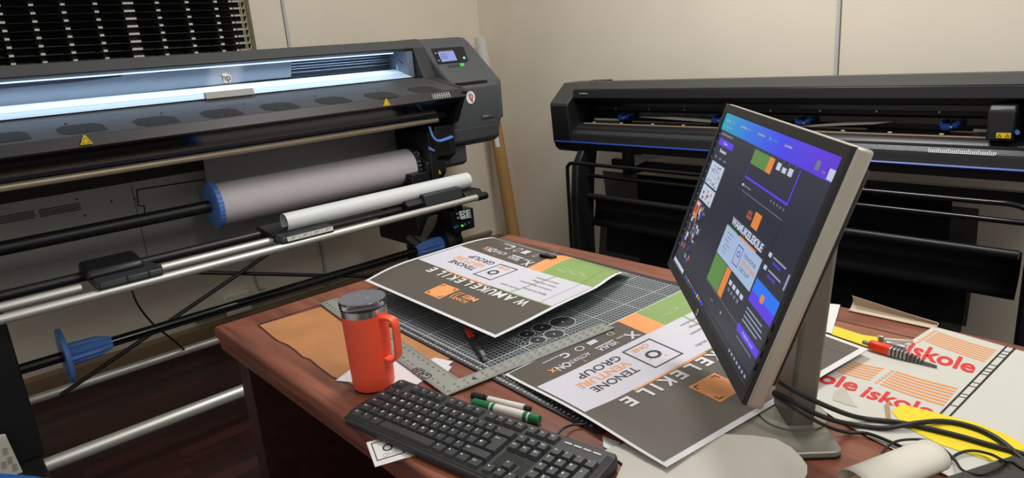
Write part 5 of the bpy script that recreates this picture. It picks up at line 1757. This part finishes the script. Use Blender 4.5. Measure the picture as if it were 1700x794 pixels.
# artboard 1
sr(.436, .119, .579, .196, 4); sr(.579, .119, .622, .196, 5)
for k in range(3):
    sr(.65 + k * .045, .125 + .01 * (k % 2), .68 + k * .045, .16, 3, .0008)
sr(.44, .264, .815, .275, 2); sr(.808, .115, .815, .275, 2); sr(.436, .196, .44, .275, 12)
for k in range(8):
    sr(.46 + k * .045, .108, .466 + k * .045, .114, 8, .0008)
sr(.44, .305, .455, .318, 3, .0008); sr(.46, .308, .53, .316, 8, .0008)
for k in range(5):
    sr(.70 + k * .025, .292, .71 + k * .025, .303, 8, .0008)
# artboard 2
sr(.449, .338, .822, .342, 8); sr(.449, .338, .452, .54, 7); sr(.82, .338, .823, .60, 7)
sr(.632, .382, .688, .458, 5); sr(.575, .397, .612, .415, 10); sr(.572, .42, .618, .438, 10); sr(.645, .40, .676, .44, 5, .0009)
st('WAMUKELEKILE', .475, .518, .0098, .30, 3, .045)
sr(.445, .540, .80, .70, 6); sr(.445, .534, .56, .540, 4); sr(.58, .532, .74, .540, 5)
for k in range(6):
    sr(.475 + .015 * (k % 2), .565 + k * .02, .54 - .01 * (k % 3), .569 + k * .02, 8, .0009)
sr(.60, .57, .655, .575, 12, .0009); sr(.60, .665, .655, .67, 12, .0009); sr(.60, .57, .604, .67, 12, .0009); sr(.651, .57, .655, .67, 12, .0009)
st('O', .615, .625, .008, .028, 12, .02); st('ONE', .612, .655, .004, .034, 5, .0)
st('TENONE', .67, .60, .0052, .11, 8, .02); st('VENTURE', .67, .633, .0052, .12, 5, .02); st('GROUP', .67, .665, .0052, .09, 8, .02)
sr(.446, .704, .575, .856, 4); sr(.58, .704, .624, .856, 5)
for k in range(4):
    sr(.64 + k * .037, .74, .665 + k * .037, .762, 3, .0008); sr(.65 + k * .03, .775, .667 + k * .03, .793, 8, .0008)
sr(.446, .86, .82, .863, 8)
# right side panel
for k in (0, 1):
    v = .485 + k * .06
    sr(.825, v, .845, v + .02, 3, .0008); sr(.86, v + .004, .95, v + .012, 11, .0008); sr(.865, v + .022, .925, v + .036, 12, .0008)
sr(.975, .50, .985, .57, 11, .0008)
sr(.812, .62, .994, .730, 9); sr(.812, .68, .994, .730, 2, .0008); sr(.88, .655, .905, .69, 5, .001); sr(.812, .655, .994, .68, 9, .0009)
for k in range(4):
    sr(.825, .755 + k * .02, .95 + .012 * (k % 3), .762 + k * .02, 11, .0008)
sr(.812, .845, .995, .881, 2); st('Publish now', .86, .868, .004, .09, 3, .0)
sr(.83, .895, .96, .902, 8, .0008)
sr(.66, .90, .672, .912, 11, .0008); sr(.55, .905, .575, .912, 8, .0008)
# task bar
sr(0, .965, 1, 1, 7, .0005)
sr(.018, .972, .19, .995, 3, .0009)
tb_c = (8, 9, 5, 9, 4, 2, 10, 9, 3, 5, 9, 2)
for k in range(12):
    sr(.225 + k * .024, .974, .238 + k * .024, .992, tb_c[k], .0009)
for k in range(7):
    sr(.82 + k * .024, .975, .832 + k * .024, .988, 11, .0009)
b.build('screen', SCM, MN, smooth=False)
# maker's mark on the lower bezel
c_ = (.5, 1 + bv * .62)
b = MB()
b.add([ms(c_[0] + .0055 * math.cos(2 * PI * i / 24) / Wm, c_[1] + .0055 * math.sin(2 * PI * i / 24) / HV, .0039) for i in range(24)], [list(range(24))], 0)
write(b, 'hp', lambda x, y: ms(c_[0] + x / Wm, c_[1] - y / HV, .0042), 0, -.002, .0055, m=1, align='c')
b.build('logo_badge', [mat('badge_silver', (190, 190, 190), .3, .5, noise=.02), inkk], MN, smooth=False)
for k in range(4):
    v = .70 + k * .06
    b = MB().add(mrect(1 + bu * .35, v, 1 + bu * .75, v + .03, .003, .0048), BOXF)
    b.build('bezel_button', blackg, MN)
# foot, column, hinge
def foot_pt(s, t, z_):
    p_ = Fc - uu * s + nh * t; return Vector((p_.x, p_.y, z_))


b = MB()
oc = []
rr = .014
for (cs, ct, a0) in ((rr, rr, PI), (.20 - rr, rr, 1.5 * PI), (.20 - rr, .17 - rr, 0), (rr, .17 - rr, .5 * PI)):
    for i in range(6):
        a = a0 + PI / 2 * i / 5
        oc.append(foot_pt(cs + rr * math.cos(a), ct + rr * math.sin(a), DZ + .012))
b.slab(oc, .009)
grm = mat('stand_grey', (146, 144, 134), .42, .35, noise=.04)
b.build('foot', grm, MN, bevel=.002)
MB().slab([p_ + Vector((0, 0, -.0085)) for p_ in oc], .003).build('foot_pad', black2, MN)
cc0 = foot_pt(.10, .036, DZ + .012)
b = MB()
hw, ht = .036, .019
lean = -nh * .028
vs = []
for (z_, l_, k) in ((0, 0, 1.0), (.33, 1, .95)):
    for (s, t) in ((-hw, -ht), (hw, -ht), (hw, ht), (-hw, ht)):
        vs.append(cc0 + Vector((0, 0, z_)) - uu * s * k + nh * t * k + lean * l_)
b.add(vs, [(3, 2, 1, 0), (4, 5, 6, 7), (0, 1, 5, 4), (1, 2, 6, 5), (2, 3, 7, 6), (3, 0, 4, 7)])
b.build('column', mat('column_grey', (118, 114, 104), .42, .35, noise=.04), MN, bevel=.006, seg=3)
MB().cyl(cc0, cc0 + Vector((0, 0, .003)), .048, seg=48).build('swivel_disc', grm, MN)
cm = ms(.5, .5, -.030)
MB().cyl(cm, cc0 + Vector((0, 0, .30)) + lean * .9, .022, seg=24).build('tilt_arm', black2, MN)
b = MB().add(mrect(.38, .30, .62, .72, -.034, -.046), BOXF)
b.build('mount_plate', black2, MN, bevel=.003)

# ================================================================= CABLES
def cable(pts, z, r, label, m_=black2, name='cable'):
    P = [at('Z', z + (q[2] if len(q) > 2 else 0), q[0], q[1]) for q in pts]
    return tag(MB().tube(P, r, seg=10, smooth=5).build(name, m_), label, 'cable', 'black cables on the desk')


zc_ = DZ + .0075
cable([(1288, 630, .080), (1312, 645, .077), (1335, 657, .070), (1357, 668, .056), (1385, 680, .032), (1412, 690, .010), (1440, 696), (1500, 703), (1580, 721), (1640, 738), (1700, 755), (1780, 790)], zc_, .0036, 'thick black cable running straight from the monitor over the yellow print')
cable([(1284, 651, .064), (1318, 668, .060), (1345, 683, .048), (1380, 697, .022), (1420, 706), (1470, 711), (1520, 703, .004), (1570, 700), (1620, 711), (1660, 731), (1700, 764), (1750, 800)], zc_ + .0, .0036, 'thick black cable arching over the straight one on the yellow print')
cable([(1284, 655, .060), (1315, 676, .055), (1345, 694, .042), (1375, 709, .018), (1405, 718), (1440, 720), (1480, 735), (1512, 750)], zc_, .0026, 'thinner black cable ending beside the rolled cream sheet')
cable([(1462, 790), (1460, 775), (1464, 755, .004), (1477, 739, .008), (1498, 731, .008), (1536, 731, .008), (1565, 745, .006), (1585, 764, .004), (1598, 781, .008), (1624, 788, .012), (1653, 780, .014), (1676, 766, .013), (1699, 779, .012), (1740, 800, .012)], zc_ - .002, .0018, 'thin black cord looping round the rolled cream sheet')
cable([(1571, 769, .0), (1590, 754, .002), (1614, 748.5, .003), (1643, 754, .005), (1662, 763, .014), (1676, 768, .0175)], zc_ - .002, .0019, 'short thin black cord rising onto the dark pouch')

# ================================================================= BLUE EDGE, BOTTOM LEFT
p0 = at('Z', .62, -60, 786)
bl = MB()
q0, q1_, q2_ = at('Z', .60, -30, 781), at('Z', .60, 60, 788), at('Z', .60, 120, 800)
bl.add([q0, q1_, q2_, q2_ + Vector((0, 0, -.595)), q1_ + Vector((0, 0, -.595)), q0 + Vector((0, 0, -.595))] + [p_ + Vector((-.05, -.12, .0)) for p_ in (q0, q1_, q2_)] + [p_ + Vector((-.05, -.12, -.595)) for p_ in (q2_, q1_, q0)],
       [(0, 1, 4, 5), (1, 2, 3, 4), (6, 7, 1, 0), (7, 8, 2, 1), (11, 10, 7, 6), (10, 9, 8, 7), (5, 4, 10, 11), (4, 3, 9, 10), (0, 5, 11, 6), (2, 8, 9, 3)])
tag(bl.build('storage_tub', mat('tub_blue', (28, 96, 186), .4, noise=.03), bevel=.008), 'bright blue tub rim just entering the bottom left corner', 'tub')
